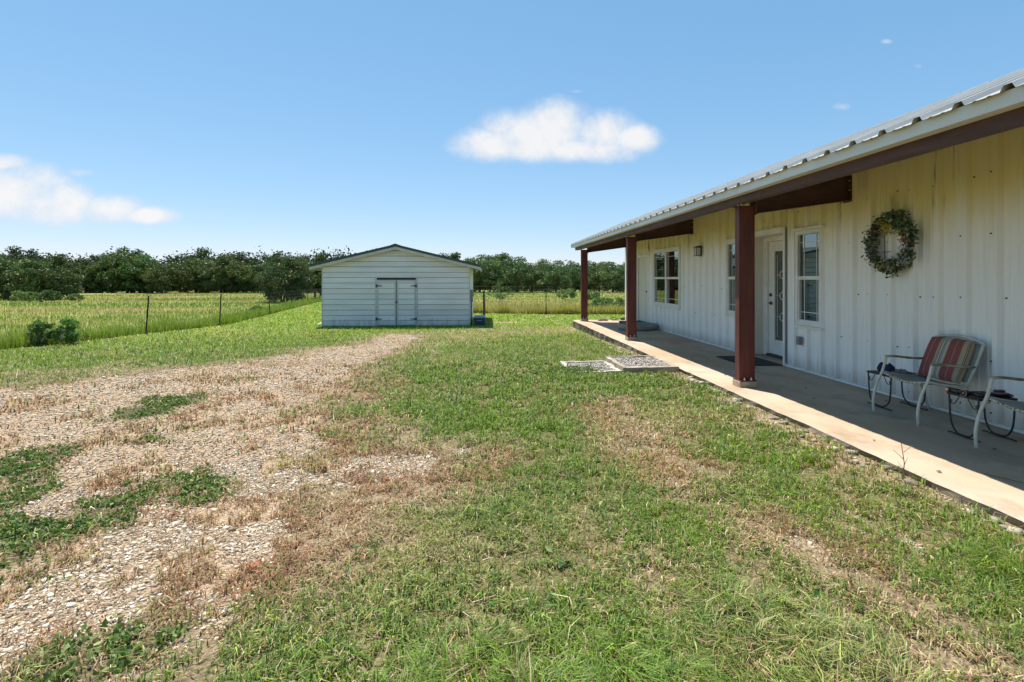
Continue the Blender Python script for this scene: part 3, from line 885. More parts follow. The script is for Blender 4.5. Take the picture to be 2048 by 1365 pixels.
def entry():
    y0, y1, _, zt = DOOR
    XD = 5.30
    m = MB()
    m.box(XW - 0.02, XD + 0.05, y0 - 0.03, y0, 0.004, zt).box(XW - 0.02, XD + 0.05, y1, y1 + 0.03, 0.004, zt)
    m.box(XW - 0.02, XD + 0.05, y0 - 0.03, y1 + 0.03, zt, zt + 0.03)
    m.build("door_recess", M["cream"], house)
    t = MB()
    t.box(XW - 0.048, XW - 0.012, y0 - 0.045, y0 + 0.002, 0.006, zt + 0.08).box(XW - 0.048, XW - 0.012, y1 - 0.012, y1 + 0.045, 0.006, zt + 0.08)
    t.box(XW - 0.055, XW - 0.010, y0 + 0.002, y1 - 0.012, zt - 0.012, zt + 0.082)
    t.build("door_trim", M["white_trim"], house, bevel=0.003)
    MB().box(XW - 0.036, XW - 0.002, y0 - 0.051, y0 - 0.046, 0.05, zt + 0.06).build("gap_shade_strip", M["grey_plastic"], house)  # grey strip standing in for the shade in the gap beside the trim
    d0, d1, zb, zd = 7.90, 8.81, 0.05, 2.07
    j = MB()
    j.box(XD - 0.03, XD + 0.08, y0, d0 - 0.006, 0.01, zt).box(XD - 0.03, XD + 0.08, d1 + 0.006, y1, 0.01, zt).box(XD - 0.03, XD + 0.08, d0 - 0.006, d1 + 0.006, zd + 0.006, zt)
    j.build("door_jamb", M["white_trim"], house)
    MB().box(XD - 0.05, XD + 0.08, d0 - 0.006, d1 + 0.006, 0.004, 0.042).build("threshold", M["dark"], house)
    g0, g1, gz0, gz1 = 8.17, 8.62, 0.31, 1.89
    dm = MB()
    dm.box(XD, XD + 0.045, d0, g0, zb, zd).box(XD, XD + 0.045, g1, d1, zb, zd).box(XD, XD + 0.045, g0, g1, zb, gz0).box(XD, XD + 0.045, g0, g1, gz1, zd)
    d = dm.build("door", M["white_trim"], house)
    d["label"] = "white front door with a tall dark leaded glass panel"
    mo = MB()
    for (a, b, c, e) in ((g0 - 0.04, g0, gz0 - 0.04, gz1 + 0.04), (g1, g1 + 0.04, gz0 - 0.04, gz1 + 0.04)):
        mo.box(XD - 0.012, XD - 0.001, a, b, c, e)
    mo.box(XD - 0.012, XD - 0.001, g0, g1, gz0 - 0.04, gz0).box(XD - 0.012, XD - 0.001, g0, g1, gz1, gz1 + 0.04)
    attach(mo.build("glass_moulding", M["white_trim"], bevel=0.004), d)
    attach(MB().box(XD + 0.012, XD + 0.022, g0, g1, gz0, gz1).build("pane", M["door_glass"]), d)
    cm = MB()
    yc = 0.5 * (g0 + g1) + 0.02
    for yy in (g0 + 0.055, g1 - 0.055):
        cm.box(XD + 0.006, XD + 0.0115, yy - 0.005, yy + 0.005, gz0 + 0.05, gz1 - 0.05)
    for zz in (0.73, 1.10, 1.47):
        for s in (-1, 1):
            a0, a1 = sorted((yc + s * 0.075, yc + s * 0.225))
            cm.box(XD + 0.008, XD + 0.0115, a0, a1, zz - 0.002, zz + 0.002)
    attach(cm.build("came_strip", M["came"]), d)
    for zz in (0.73, 1.10, 1.47):
        rg = MB().tube([(XD + 0.006, yc + 0.066 * math.cos(t), zz + 0.066 * math.sin(t)) for t in np.linspace(0, 2 * math.pi, 25)], 0.008, 6, cap=False)
        attach(rg.build("came_ring", M["came"], smooth=True), d)
    hy = d1 - 0.07
    h = MB().cyl((XD - 0.012, hy, 0.96), 0.032, 0.012, 'x', 16).cyl((XD - 0.05, hy, 0.96), 0.012, 0.04, 'x', 10).tube([(XD - 0.05, hy, 0.96), (XD - 0.055, hy - 0.05, 0.962), (XD - 0.05, hy - 0.11, 0.955)], 0.010, 8)
    attach(h.build("handle", M["bronze"], smooth=False), d)
    attach(MB().cyl((XD - 0.022, hy, 1.11), 0.030, 0.022, 'x', 16).cyl((XD - 0.030, hy, 1.11), 0.012, 0.01, 'x', 8).build("deadbolt", M["bronze"]), d)
    # the plain side door at the far end
    y0, y1, z0, z1 = FDOOR
    t = MB()
    t.box(XW - 0.046, XW + 0.06, y0 - 0.01, y0 + 0.05, z0, z1).box(XW - 0.046, XW + 0.06, y1 - 0.05, y1 + 0.01, z0, z1).box(XW - 0.046, XW + 0.06, y0 + 0.05, y1 - 0.05, z1 - 0.05, z1 + 0.03)
    t.build("door_trim", M["white_trim"], house)
    d = MB().box(XW + 0.005, XW + 0.05, y0 + 0.056, y1 - 0.056, z0 + 0.02, z1 - 0.056).build("door", M["cream"], house)
    d["label"] = "plain cream side door at the far end of the wall"
    MB().box(XW - 0.046, XW + 0.06, y0 + 0.05, y1 - 0.05, z0 - 0.0, z0 + 0.016).build("threshold", M["dark"], house)
    attach(MB().cyl((XW - 0.05, y0 + 0.13, 1.02), 0.028, 0.055, 'x', 12).build("handle", M["bronze"]), d)
    attach(MB().box(XW - 0.004, XW + 0.004, y0 + 0.0505, y0 + 0.0555, z0 + 0.02, z1 - 0.06).build("seal", M["rubber_seal"]), d)


entry()


def porch_light():
    yc, zc = 10.78, 2.0
    b = MB().box(XW - 0.05, XW - 0.034, yc - 0.055, yc + 0.055, zc - 0.09, zc + 0.10).box(XW - 0.16, XW - 0.03, yc - 0.065, yc + 0.065, zc + 0.085, zc + 0.10)
    b.prism([(XW - 0.17, zc + 0.10), (XW - 0.03, zc + 0.10), (XW - 0.05, zc + 0.125), (XW - 0.12, zc + 0.125)], 'y', yc - 0.07, yc + 0.07)
    for sx in (XW - 0.155, XW - 0.055):
        for sy in (yc - 0.058, yc + 0.05):
            b.box(sx, sx + 0.01, sy, sy + 0.01, zc - 0.09, zc + 0.085)
    b.box(XW - 0.157, XW - 0.04, yc - 0.06, yc + 0.062, zc - 0.10, zc - 0.088)
    l = b.build("porch_light", M["bronze"], house)
    attach(MB().box(XW - 0.150, XW - 0.056, yc - 0.052, yc + 0.052, zc - 0.086, zc + 0.083).build("lamp_glass", M["lamp_glass"]), l)
    oc = MB().box(XW - 0.07, XW - 0.034, 7.285, 7.370, 0.395, 0.52).build("outlet_cover", M["grey_plastic"], house)
    attach(MB().box(XW - 0.078, XW - 0.071, 7.294, 7.361, 0.405, 0.51).build("flap", M["grey_plastic"]), oc)


porch_light()

# ---- porch frame and roof
SL = 0.4167                                    # porch roof pitch
XEAVE = 3.10
XTOP = 4.97


def roof_z(x): return 2.515 + SL * (min(x, XTOP) - XEAVE) + 0.08 * max(0.0, x - XTOP)


YR0, YR1 = -3.9, 16.66


def i_column(name, x, y):
    """steel post: two flanges across the line of view and a web between"""
    m = MB()
    hw, fl, t = 0.105, 0.055, 0.010
    zb, zt = 0.09, 2.335
    m.box(x - hw, x - hw + t, y - fl, y + fl, zb, zt).box(x + hw - t, x + hw, y - fl, y + fl, zb, zt)
    m.box(x - hw + t, x + hw - t, y - 0.046, y - 0.038, zb, zt).box(x - hw + t, x + hw - t, y + 0.038, y + 0.046, zb, zt)
    p = m.build(name, M["redox"], house, bevel=0.002)
    attach(MB().box(x - 0.118, x + 0.118, y - 0.097, y + 0.097, 0.0, 0.075).build("base_block", M["grout"], bevel=0.008), p)
    attach(MB().box(x - 0.112, x + 0.112, y - 0.092, y + 0.092, 0.076, 0.090).build("base_plate", M["redox"]), p)
    for sx in (-0.045, 0.045):
        for sy in (-0.072, 0.072):
            attach(MB().cyl((x + sx, y + sy, 0.0905), 0.017, 0.016, 'z', 6).cyl((x + sx, y + sy, 0.106), 0.008, 0.018, 'z', 8).build("anchor_bolt", M["bolt"]), p)
    cp = MB().box(x - 0.12, x + 0.12, y - 0.07, y + 0.07, 2.336, 2.348)
    attach(cp.build("cap_plate", M["redox_beam"]), p)
    return p


POSTS = [6.33, 11.20, 16.30]
for py in POSTS:
    i_column("porch_post", 3.48, py)


def rafter(y):
    m = MB()
    xa, xb = 3.60, XW - 0.05
    zt = lambda x: 2.55 + 0.165 * (x - 3.57)
    za, zb_ = zt(xa) - 0.30, zt(xb) - 0.33
    m.prism([(xa, za + 0.008), (xb, zb_ + 0.008), (xb, zt(xb) - 0.009), (xa, zt(xa) - 0.009)], 'y', y - 0.004, y + 0.004)
    m.prism([(xa, za), (xb, zb_), (xb, zb_ + 0.008), (xa, za + 0.008)], 'y', y - 0.065, y + 0.065)
    m.prism([(xa, zt(xa) - 0.009), (xb, zt(xb) - 0.009), (xb, zt(xb)), (xa, zt(xa))], 'y', y - 0.065, y + 0.065)
    r = m.build("rafter", M["redox_beam"], house)
    attach(MB().box(xb + 0.001, xb + 0.013, y - 0.08, y + 0.08, zb_ - 0.02, zt(xb)).build("end_plate", M["redox_beam"]), r)
    attach(MB().box(xa - 0.013, xa - 0.001, y - 0.08, y + 0.08, za - 0.02, zt(xa)).build("end_plate", M["redox_beam"]), r)
    for xx in (xa - 0.026, xb - 0.012):
        zc = zt(xx)
        for dz in (0.07, 0.19):
            for sy in (-0.045, 0.045):
                attach(MB().cyl((xx, y + sy, zc - dz), 0.012, 0.02, 'x', 6).build("bolt", M["bolt"]), r)


for py in POSTS:
    rafter(py)

# eave beam, in two lengths that meet between the posts: web, flanges and a turned lip
for a, b in ((YR0, 5.52), (5.528, 10.3), (10.308, YR1 - 0.03)):
    m = MB()
    m.box(3.240, 3.247, a, b, 2.3485, 2.545)
    m.box(3.247, 3.362, a, b, 2.3485, 2.3555).box(3.355, 3.362, a, b, 2.3555, 2.378)
    m.box(3.247, 3.32, a, b, 2.538, 2.545)
    m.build("eave_beam", M["redox_beam"], house)
for x in (3.9, 4.55):
    z = roof_z(x) - 0.010
    MB().box(x, x + 0.006, YR0, YR1 - 0.03, z - 0.075, z).box(x + 0.006, x + 0.06, YR0, YR1 - 0.03, z - 0.075, z - 0.069).build("purlin", M["redox_beam"], house)
for py in POSTS:
    MB().cyl((3.30, py - 0.16, 2.336), 0.010, 0.012, 'z', 6).build("bolt", M["bolt"], house)
    MB().cyl((3.30, py - 0.24, 2.336), 0.010, 0.012, 'z', 6).build("bolt", M["bolt"], house)
# fascia
m = MB()
m.prism([(3.14, 2.434), (3.146, 2.434), (3.146, roof_z(3.146) - 0.004), (3.14, roof_z(3.14) - 0.004)], 'y', YR0, YR1)
m.box(3.146, 3.238, YR0, YR1, 2.434, 2.439)
m.build("fascia", M["fascia"], house)
m = MB()
m.prism([(3.11, roof_z(3.11) - 0.09), (XTOP, roof_z(XTOP) - 0.09), (XTOP, roof_z(XTOP) + 0.045), (3.11, roof_z(3.11) + 0.045)], 'y', YR1 + 0.003, YR1 + 0.015)
m.prism([(XTOP + 0.001, roof_z(XTOP) - 0.09), (9.5, roof_z(9.5) - 0.09), (9.5, roof_z(9.5) + 0.045), (XTOP + 0.001, roof_z(XTOP) + 0.045)], 'y', YR1 + 0.003, YR1 + 0.015)
m.build("rake_trim", M["fascia"], house)


def roof_panels():
    pts = rib_points(YR0, YR1, 0.036, 0.004, base=RIB0 + 0.13)
    first = RIB0 + 0.13 - 0.06 + 0.915 * math.ceil((YR0 - RIB0) / 0.915)
    bounds = [YR0] + [first + 0.915 * k for k in range(30) if YR0 + 0.1 < first + 0.915 * k < YR1 - 0.1] + [YR1]
    for a, b in zip(bounds, bounds[1:]):
        ysn = sorted({a, b} | {p[0] for p in pts if a < p[0] < b})
        V, F = [], []
        th = 0.0025
        for yy in ysn:
            h = rib_h(yy, pts)
            for (x, dz) in ((XEAVE, th), (XTOP, th), (9.5, th), (9.5, 0), (XTOP, 0), (XEAVE, 0)):
                V.append((x, yy, roof_z(x) + h + dz))
        for i in range(len(ysn) - 1):
            for k in range(6):
                F.append((i * 6 + k, i * 6 + (k + 1) % 6, (i + 1) * 6 + (k + 1) % 6, (i + 1) * 6 + k))
        F += [tuple(range(5, -1, -1)), tuple(len(V) - 6 + k for k in range(6))]
        MB().add(V, F).build("roof_panel", M["roof"], house)
    zr = roof_z(9.5)
    MB().prism([(9.45, zr + 0.045), (9.6, zr + 0.06), (14.6, zr - 0.8), (14.6, zr - 0.84), (9.6, zr + 0.02), (9.45, zr + 0.0)], 'y', YR0, YR1).build("rear_roof", M["roof"], house)


roof_panels()

# ---------------------------------------------------------------- things on the porch


def wreath():
    c = Vector((XW - 0.10, 5.58, 1.825))
    root = empty("wreath", c)
    tag(root, "round leafy wreath with yellow and red berries hung on the ribbed wall", "wreath")
    r0 = 0.282
    ring = MB()
    for k in range(5):
        ph = random.uniform(0, 6)
        ring.tube([c + Vector((0.022 * math.sin(5 * t + ph), (r0 + 0.02 * math.sin(3 * t + ph)) * math.cos(t), (r0 + 0.02 * math.cos(4 * t + ph)) * math.sin(t))) for t in np.linspace(0, 2 * math.pi, 40)], 0.007, 5, cap=False)
    ring.build("vine_ring", M["twig"], root)
    fr = MB()                                   # wire frame showing in the opening
    for z in (-0.10, 0.13):
        fr.tube([c + Vector((0.03, 0.03, z)), c + Vector((0.03, 0.16, z))], 0.004, 5)
    fr.tube([c + Vector((0.03, 0.115, -0.2)), c + Vector((0.03, 0.115, 0.2))], 0.004, 5)
    fr.build("wire_frame", M["dark"], root)
    n = 2300
    a = rng.uniform(0, 2 * np.pi, n)
    bulge = 1 + 0.18 * np.sin(3 * a + 1) + 0.12 * np.sin(7 * a)
    rr = r0 + np.clip(rng.normal(0.0, 0.045, n), -0.075, 0.09) * bulge
    P = np.stack([c.x - np.abs(rng.normal(0, 0.035, n)) + 0.02, c.y + rr * np.cos(a), c.z + rr * np.sin(a) * 1.03], 1)
    pal = np.array([(0.020, 0.035, 0.016), (0.035, 0.055, 0.025), (0.05, 0.05, 0.035), (0.03, 0.085, 0.035), (0.13, 0.14, 0.10), (0.02, 0.02, 0.018)])
    pick = rng.choice(len(pal), n, p=[0.22, 0.22, 0.16, 0.12, 0.20, 0.08])
    leaves_obj("wreath_leaves", P, rng.uniform(0.014, 0.034, n), pal[pick] * 2.9 * rng.uniform(0.7, 1.4, (n, 1)), root, M["leaf"], aspect=0.5)
    spots = [(0.0, 0.18, 70, (0.48, 0.42, 0.08), 0.055), (0.08, 0.25, 34, (0.45, 0.40, 0.10), 0.03), (0.19, 0.20, 40, (0.26, 0.06, 0.05), 0.04),
             (0.10, -0.27, 36, (0.42, 0.40, 0.10), 0.035), (-0.03, -0.29, 26, (0.45, 0.28, 0.25), 0.03), (-0.22, 0.03, 22, (0.46, 0.16, 0.12), 0.025),
             (-0.24, -0.06, 26, (0.60, 0.60, 0.62), 0.035), (-0.22, -0.22, 40, (0.45, 0.45, 0.48), 0.05), (-0.20, 0.12, 22, (0.50, 0.42, 0.14), 0.03), (0.24, -0.12, 26, (0.28, 0.24, 0.25), 0.05), (0.21, 0.0, 24, (0.25, 0.26, 0.24), 0.05)]
    B = []; C = []
    for (y, z, k, colr, sp) in spots:
        for _ in range(k):
            B.append((c.x - abs(random.gauss(0.035, 0.02)), c.y + y + random.gauss(0, sp), c.z + z + random.gauss(0, sp * 0.8)))
            C.append([q * random.uniform(0.7, 1.25) for q in colr])
    stones_np("berries", np.array(B), np.full(len(B), 0.0125), np.array(C), root, M["berry"], flat=1.0, jit=0.08, kind="stuff")


def leaves_obj(name, P, size, col, parent, mat, aspect=0.6, up=0.0, kind=None):
    """a folded diamond leaf at each point, random direction"""
    n = len(P)
    d = rng.normal(0, 1, (n, 3)); d[:, 2] += up; d /= np.linalg.norm(d, axis=1)[:, None]
    e = rng.normal(0, 1, (n, 3)); e -= d * (e * d).sum(1)[:, None]; e /= np.linalg.norm(e, axis=1)[:, None]
    nn = np.cross(d, e)
    s = size[:, None]
    v0 = P - d * s; v1 = P + e * s * aspect + nn * s * 0.15; v2 = P + d * s; v3 = P - e * s * aspect + nn * s * 0.15
    V = np.stack([v0, v1, v2, v3], 1).reshape(-1, 3)
    i = np.arange(n)[:, None] * 4
    F = np.concatenate([i + np.array([[0, 1, 2]]), i + np.array([[0, 2, 3]])], 0)
    return np_mesh(name, V, F, mat, np.repeat(col, 4, 0), parent, kind=kind)


# a lumpy stone: an octahedron cut once, 18 vertices and 32 faces; and a cheap one of 6 and 8
_o6 = np.array([(1, 0, 0), (-1, 0, 0), (0, 1, 0), (0, -1, 0), (0, 0, 1), (0, 0, -1)], float)
_f6 = np.array([(0, 2, 4), (2, 1, 4), (1, 3, 4), (3, 0, 4), (2, 0, 5), (1, 2, 5), (3, 1, 5), (0, 3, 5)])
_b8 = np.array([(x, y, z) for z in (-1, 1) for y in (-1, 1) for x in (-1, 1)], float)
_f8 = np.array([(0, 1, 3), (0, 3, 2), (4, 7, 5), (4, 6, 7), (0, 5, 1), (0, 4, 5), (1, 7, 3), (1, 5, 7), (3, 6, 2), (3, 7, 6), (2, 4, 0), (2, 6, 4)])
_b14 = np.concatenate([_b8 * 0.72, _o6 * 1.0])


def stones_np(name, P, size, col, parent, mat, flat=0.5, jit=0.22, kind=None, rich=False):
    n = len(P)
    if rich:
        base = _b14
        F0 = []
        for ax in range(3):
            for s in (1, -1):
                tip = 8 + 2 * ax + (0 if s > 0 else 1)
                cor = [k for k in range(8) if _b8[k][ax] == s]
                o = [(ax + 1) % 3, (ax + 2) % 3]
                cor.sort(key=lambda k: math.atan2(_b8[k][o[1]], _b8[k][o[0]]))
                for q in range(4):
                    t = (tip, cor[q], cor[(q + 1) % 4])
                    F0.append(t if s > 0 else t[::-1])
        F0 = np.array(F0)
    else:
        base, F0 = _o6, _f6
    k = len(base)
    V = base[None] * (1 + rng.uniform(-jit, jit, (n, k, 3)))
    ax = np.stack([rng.uniform(0.75, 1.35, n), rng.uniform(0.75, 1.2, n), flat * rng.uniform(0.75, 1.25, n)], 1)
    V = V * ax[:, None, :] * size[:, None, None]
    t = rng.uniform(0, 2 * np.pi, n)[:, None]; c, s = np.cos(t), np.sin(t)
    tx = rng.normal(0, 0.22, n)[:, None]
    z = V[:, :, 2] + tx * V[:, :, 0]
    x = V[:, :, 0] * c - V[:, :, 1] * s; y = V[:, :, 0] * s + V[:, :, 1] * c
    V = np.stack([x, y, z], 2) + P[:, None, :]
    F = (np.arange(n)[:, None, None] * k + F0[None]).reshape(-1, 3)
    return np_mesh(name, V.reshape(-1, 3), F, mat, np.repeat(col, k, 0), parent, kind=kind)


wreath()


def patio_chair():
    """sling armchair facing the yard (towards -x); origin under its middle on the slab"""
    ya, yb = 4.51, 5.05
    root = empty("patio_chair", (4.5, 4.78, 0))
    r = 0.0135
    for y in (yb, ya):
        leg = MB().tube([(4.195, y, 0.012), (4.190, y, 0.13), (4.225, y, 0.28), (4.295, y, 0.43), (4.335, y, 0.575)], r, 10, smooth=5)
        l = leg.build("front_leg", M["chair"], root, smooth=True)
        attach(MB().cyl((4.195, y, 0.0), 0.015, 0.018, 'z', 10).build("foot_cap", M["rust"]), l)
        MB().tube([(4.325, y, 0.580), (4.45, y, 0.578), (4.58, y, 0.562), (4.68, y, 0.555), (4.775, y, 0.553)], 0.0125, 8, smooth=4).build("armrest", M["arm_worn"], root, smooth=True)
        l = MB().tube([(4.700, y, 0.375), (4.745, y, 0.22), (4.815, y, 0.012)], r, 10, smooth=5).build("rear_leg", M["chair"], root, smooth=True)
        attach(MB().cyl((4.815, y, 0.0), 0.015, 0.018, 'z', 10).build("foot_cap", M["rust"]), l)
        MB().tube([(4.300, y, 0.415), (4.45, y, 0.385), (4.60, y, 0.365), (4.705, y, 0.372)], 0.012, 8, smooth=4).build("seat_rail", M["chair"], root, smooth=True)
        MB().tube([(4.690, y, 0.365), (4.755, y, 0.50), (4.815, y, 0.64), (4.865, y, 0.775)], 0.0125, 8, smooth=4).build("back_post", M["chair"], root, smooth=True)
    MB().tube([(4.865, ya, 0.770)] + [(4.867, ya + (yb - ya) * t, 0.775 + 0.05 * math.sin(math.pi * t) ** 0.8) for t in np.linspace(0.04, 0.96, 13)] + [(4.865, yb, 0.770)], 0.0125, 8).build("top_rail", M["chair"], root, smooth=True)
    n = 12
    fr = MB().tube([(4.300, ya + (yb - ya) * t, 0.412 - 0.045 * math.sin(math.pi * t)) for t in np.linspace(0, 1, n)], 0.012, 8)
    fr.build("front_rail", M["rust"], root, smooth=True)
    V, F = [], []
    nx, ny = 10, 10
    for i in range(nx):
        for j in range(ny):
            s, t = i / (nx - 1), j / (ny - 1)
            x = 4.305 + 0.395 * s
            zr = 0.412 - 0.105 * s * (1 - 0.62 * s)
            V.append((x, ya + 0.012 + (yb - ya - 0.024) * t, zr - (0.040 - 0.012 * s) * math.sin(math.pi * t) + 0.004))
    for i in range(nx - 1):
        for j in range(ny - 1):
            F.append((i * ny + j, (i + 1) * ny + j, (i + 1) * ny + j + 1, i * ny + j + 1))
    s = MB().add(V, F).build("seat_sling", M["sling"], root, smooth=True)
    md = s.modifiers.new("thick", 'SOLIDIFY'); md.thickness = 0.006; md.offset = 0
    V, F = [], []
    for i in range(8):
        for j in range(8):
            a, t = i / 7, j / 7
            V.append((4.71 + 0.15 * a, ya + 0.012 + (yb - ya - 0.024) * t, 0.40 + 0.36 * a + 0.03 * math.sin(math.pi * t) * a))
    for i in range(7):
        for j in range(7):
            F.append((i * 8 + j, i * 8 + j + 1, (i + 1) * 8 + j + 1, (i + 1) * 8 + j))
    s = MB().add(V, F).build("back_sling", M["sling"], root, smooth=True)
    md = s.modifiers.new("thick", 'SOLIDIFY'); md.thickness = 0.006; md.offset = 0
    return root


chair = patio_chair()
tag(chair, "chipped cream patio armchair holding a red striped cushion", "chair", "patio armchairs along the wall")
chair2 = copy_tree(chair)
chair2.location = (4.5 - 0.055, 4.78 - 1.15, 0)
tag(chair2, "patio armchair cut off by the edge of the picture, with rusty arm", "chair", "patio armchairs along the wall")


def cushion():
    # a thick pillow leaning back: built flat (u across, v up), then tilted
    nu, nv, th = 45, 16, 0.038
    w, h = 0.49, 0.45
    base = Vector((4.700, 4.785, 0.368)); up = Vector((0.165, 0, 0.41)).normalized(); ac = Vector((0, -1, 0)); nrm = ac.cross(up)
    stripes = [(0.00, 'r'), (0.165, 't'), (0.176, 'r'), (0.31, 'b'), (0.325, 't'), (0.375, 'd'), (0.385, 'w'), (0.43, 'd'), (0.445, 'w'), (0.465, 'd'), (0.475, 'w'), (0.52, 't'),
               (0.545, 'r'), (0.69, 't'), (0.70, 'r'), (0.83, 'b'), (0.845, 't'), (0.93, 'd'), (0.94, 't'), (0.955, 'd'), (0.965, 'b')]
    pal = {'r': (0.30, 0.095, 0.085), 't': (0.42, 0.34, 0.23), 'b': (0.36, 0.25, 0.16), 'w': (0.50, 0.46, 0.39), 'd': (0.09, 0.045, 0.03)}

    def colr(s):
        c = pal['r']
        for a, k in stripes:
            if s >= a: c = pal[k]
        return c
    us = sorted({0.0, 1.0} | {a + e for a, _ in stripes for e in (-0.0015, 0.0015) if 0 < a + e < 1} | set(np.linspace(0, 1, 20)))
    V, C = [], []
    vsn = np.linspace(0, 1, nv)
    for side in (1, -1):
        for s in us:
            for t in vsn:
                e = max(0.0, (1 - (2 * s - 1) ** 6) * (1 - (2 * t - 1) ** 6)) ** 0.45
                bow = 0.02 * math.sin(3 * s + 5 * t)
                p = base + ac * ((s - 0.5) * w * (1 - 0.05 * (2 * t - 1) ** 2)) + up * (t * h * (1 - 0.03 * (2 * s - 1) ** 2)) + nrm * (side * th * e * (1 + bow) + 0.040)
                V.append(p); C.append(colr(s))
    nU = len(us)
    F = []
    for k in range(2):
        o = k * nU * nv
        for i in range(nU - 1):
            for j in range(nv - 1):
                q = (o + i * nv + j, o + (i + 1) * nv + j, o + (i + 1) * nv + j + 1, o + i * nv + j + 1)
                F.append(q if k == 0 else q[::-1])
    o = np_mesh("seat_cushion", np.array([tuple(p) for p in V]), np.array(F), M["cushion"], np.array(C), smooth=True)
    tag(o, "brick red cushion with tan and dark stripes propped against the chair back", "cushion")


cushion()


def side_table(name, x0, x1, y0, y1, zt, label):
    """little wrought-iron table: two bow legs on long runners, scrolls under the top"""
    root = empty(name, (0.5 * (x0 + x1), 0.5 * (y0 + y1), 0))
    tag(root, label, "side table", "small iron tables between the chairs")
    rim = MB()
    for (a, b, c, d) in ((x0 - 0.012, x1 + 0.012, y0 - 0.012, y0), (x0 - 0.012, x1 + 0.012, y1, y1 + 0.012), (x0 - 0.012, x0, y0, y1), (x1, x1 + 0.012, y0, y1)):
        rim.box(a, b, c, d, zt - 0.016, zt + 0.002)
    rim.build("top_rim", M["iron"], root)
    k = 7
    for i in range(k):
        a = y0 + (y1 - y0) * i / k
        MB().box(x0, x1, a + 0.0015, a + (y1 - y0) / k - 0.0015, zt - 0.014, zt - 0.001).build("top_slat", M["table_top"], root)
    ym = 0.5 * (y0 + y1)
    for x in (x0, x1):
        MB().tube([(x, y1, zt - 0.016), (x, y1 - 0.012, 0.16), (x, y1 - 0.035, 0.075), (x, ym + 0.06, 0.026), (x, ym, 0.018), (x, ym - 0.06, 0.026), (x, y0 + 0.035, 0.075), (x, y0 + 0.012, 0.16), (x, y0, zt - 0.016)], 0.0075, 8, smooth=5).build("bow_leg", M["iron"], root, smooth=True)
        MB().tube([(x, y1 + 0.01, 0.012), (x, y1 - 0.03, 0.016), (x, ym, 0.008), (x, y0 + 0.03, 0.010), (x, y0 - 0.012, 0.008)], 0.0065, 8, smooth=4).build("runner", M["iron"], root, smooth=True)
        for s, ye in ((1, y1), (-1, y0)):
            pts = [(x, ye - s * 0.012, zt - 0.060), (x, ye - s * 0.024, zt - 0.068), (x, ye - s * 0.016, zt - 0.085), (x, ye - s * 0.045, zt - 0.095), (x, ye - s * 0.072, zt - 0.06), (x, ye - s * 0.095, zt - 0.02)]
            MB().tube(pts, 0.004, 6, smooth=4).build("scroll", M["iron"], root, smooth=True)


side_table("side_table", 4.285, 4.620, 4.015, 4.285, 0.372, "small black iron side table carrying the hairbrush beside the far-right chair")
side_table("side_table", 4.365, 4.755, 5.02, 5.33, 0.372, "small black iron side table carrying the navy cloth behind the cushioned chair")


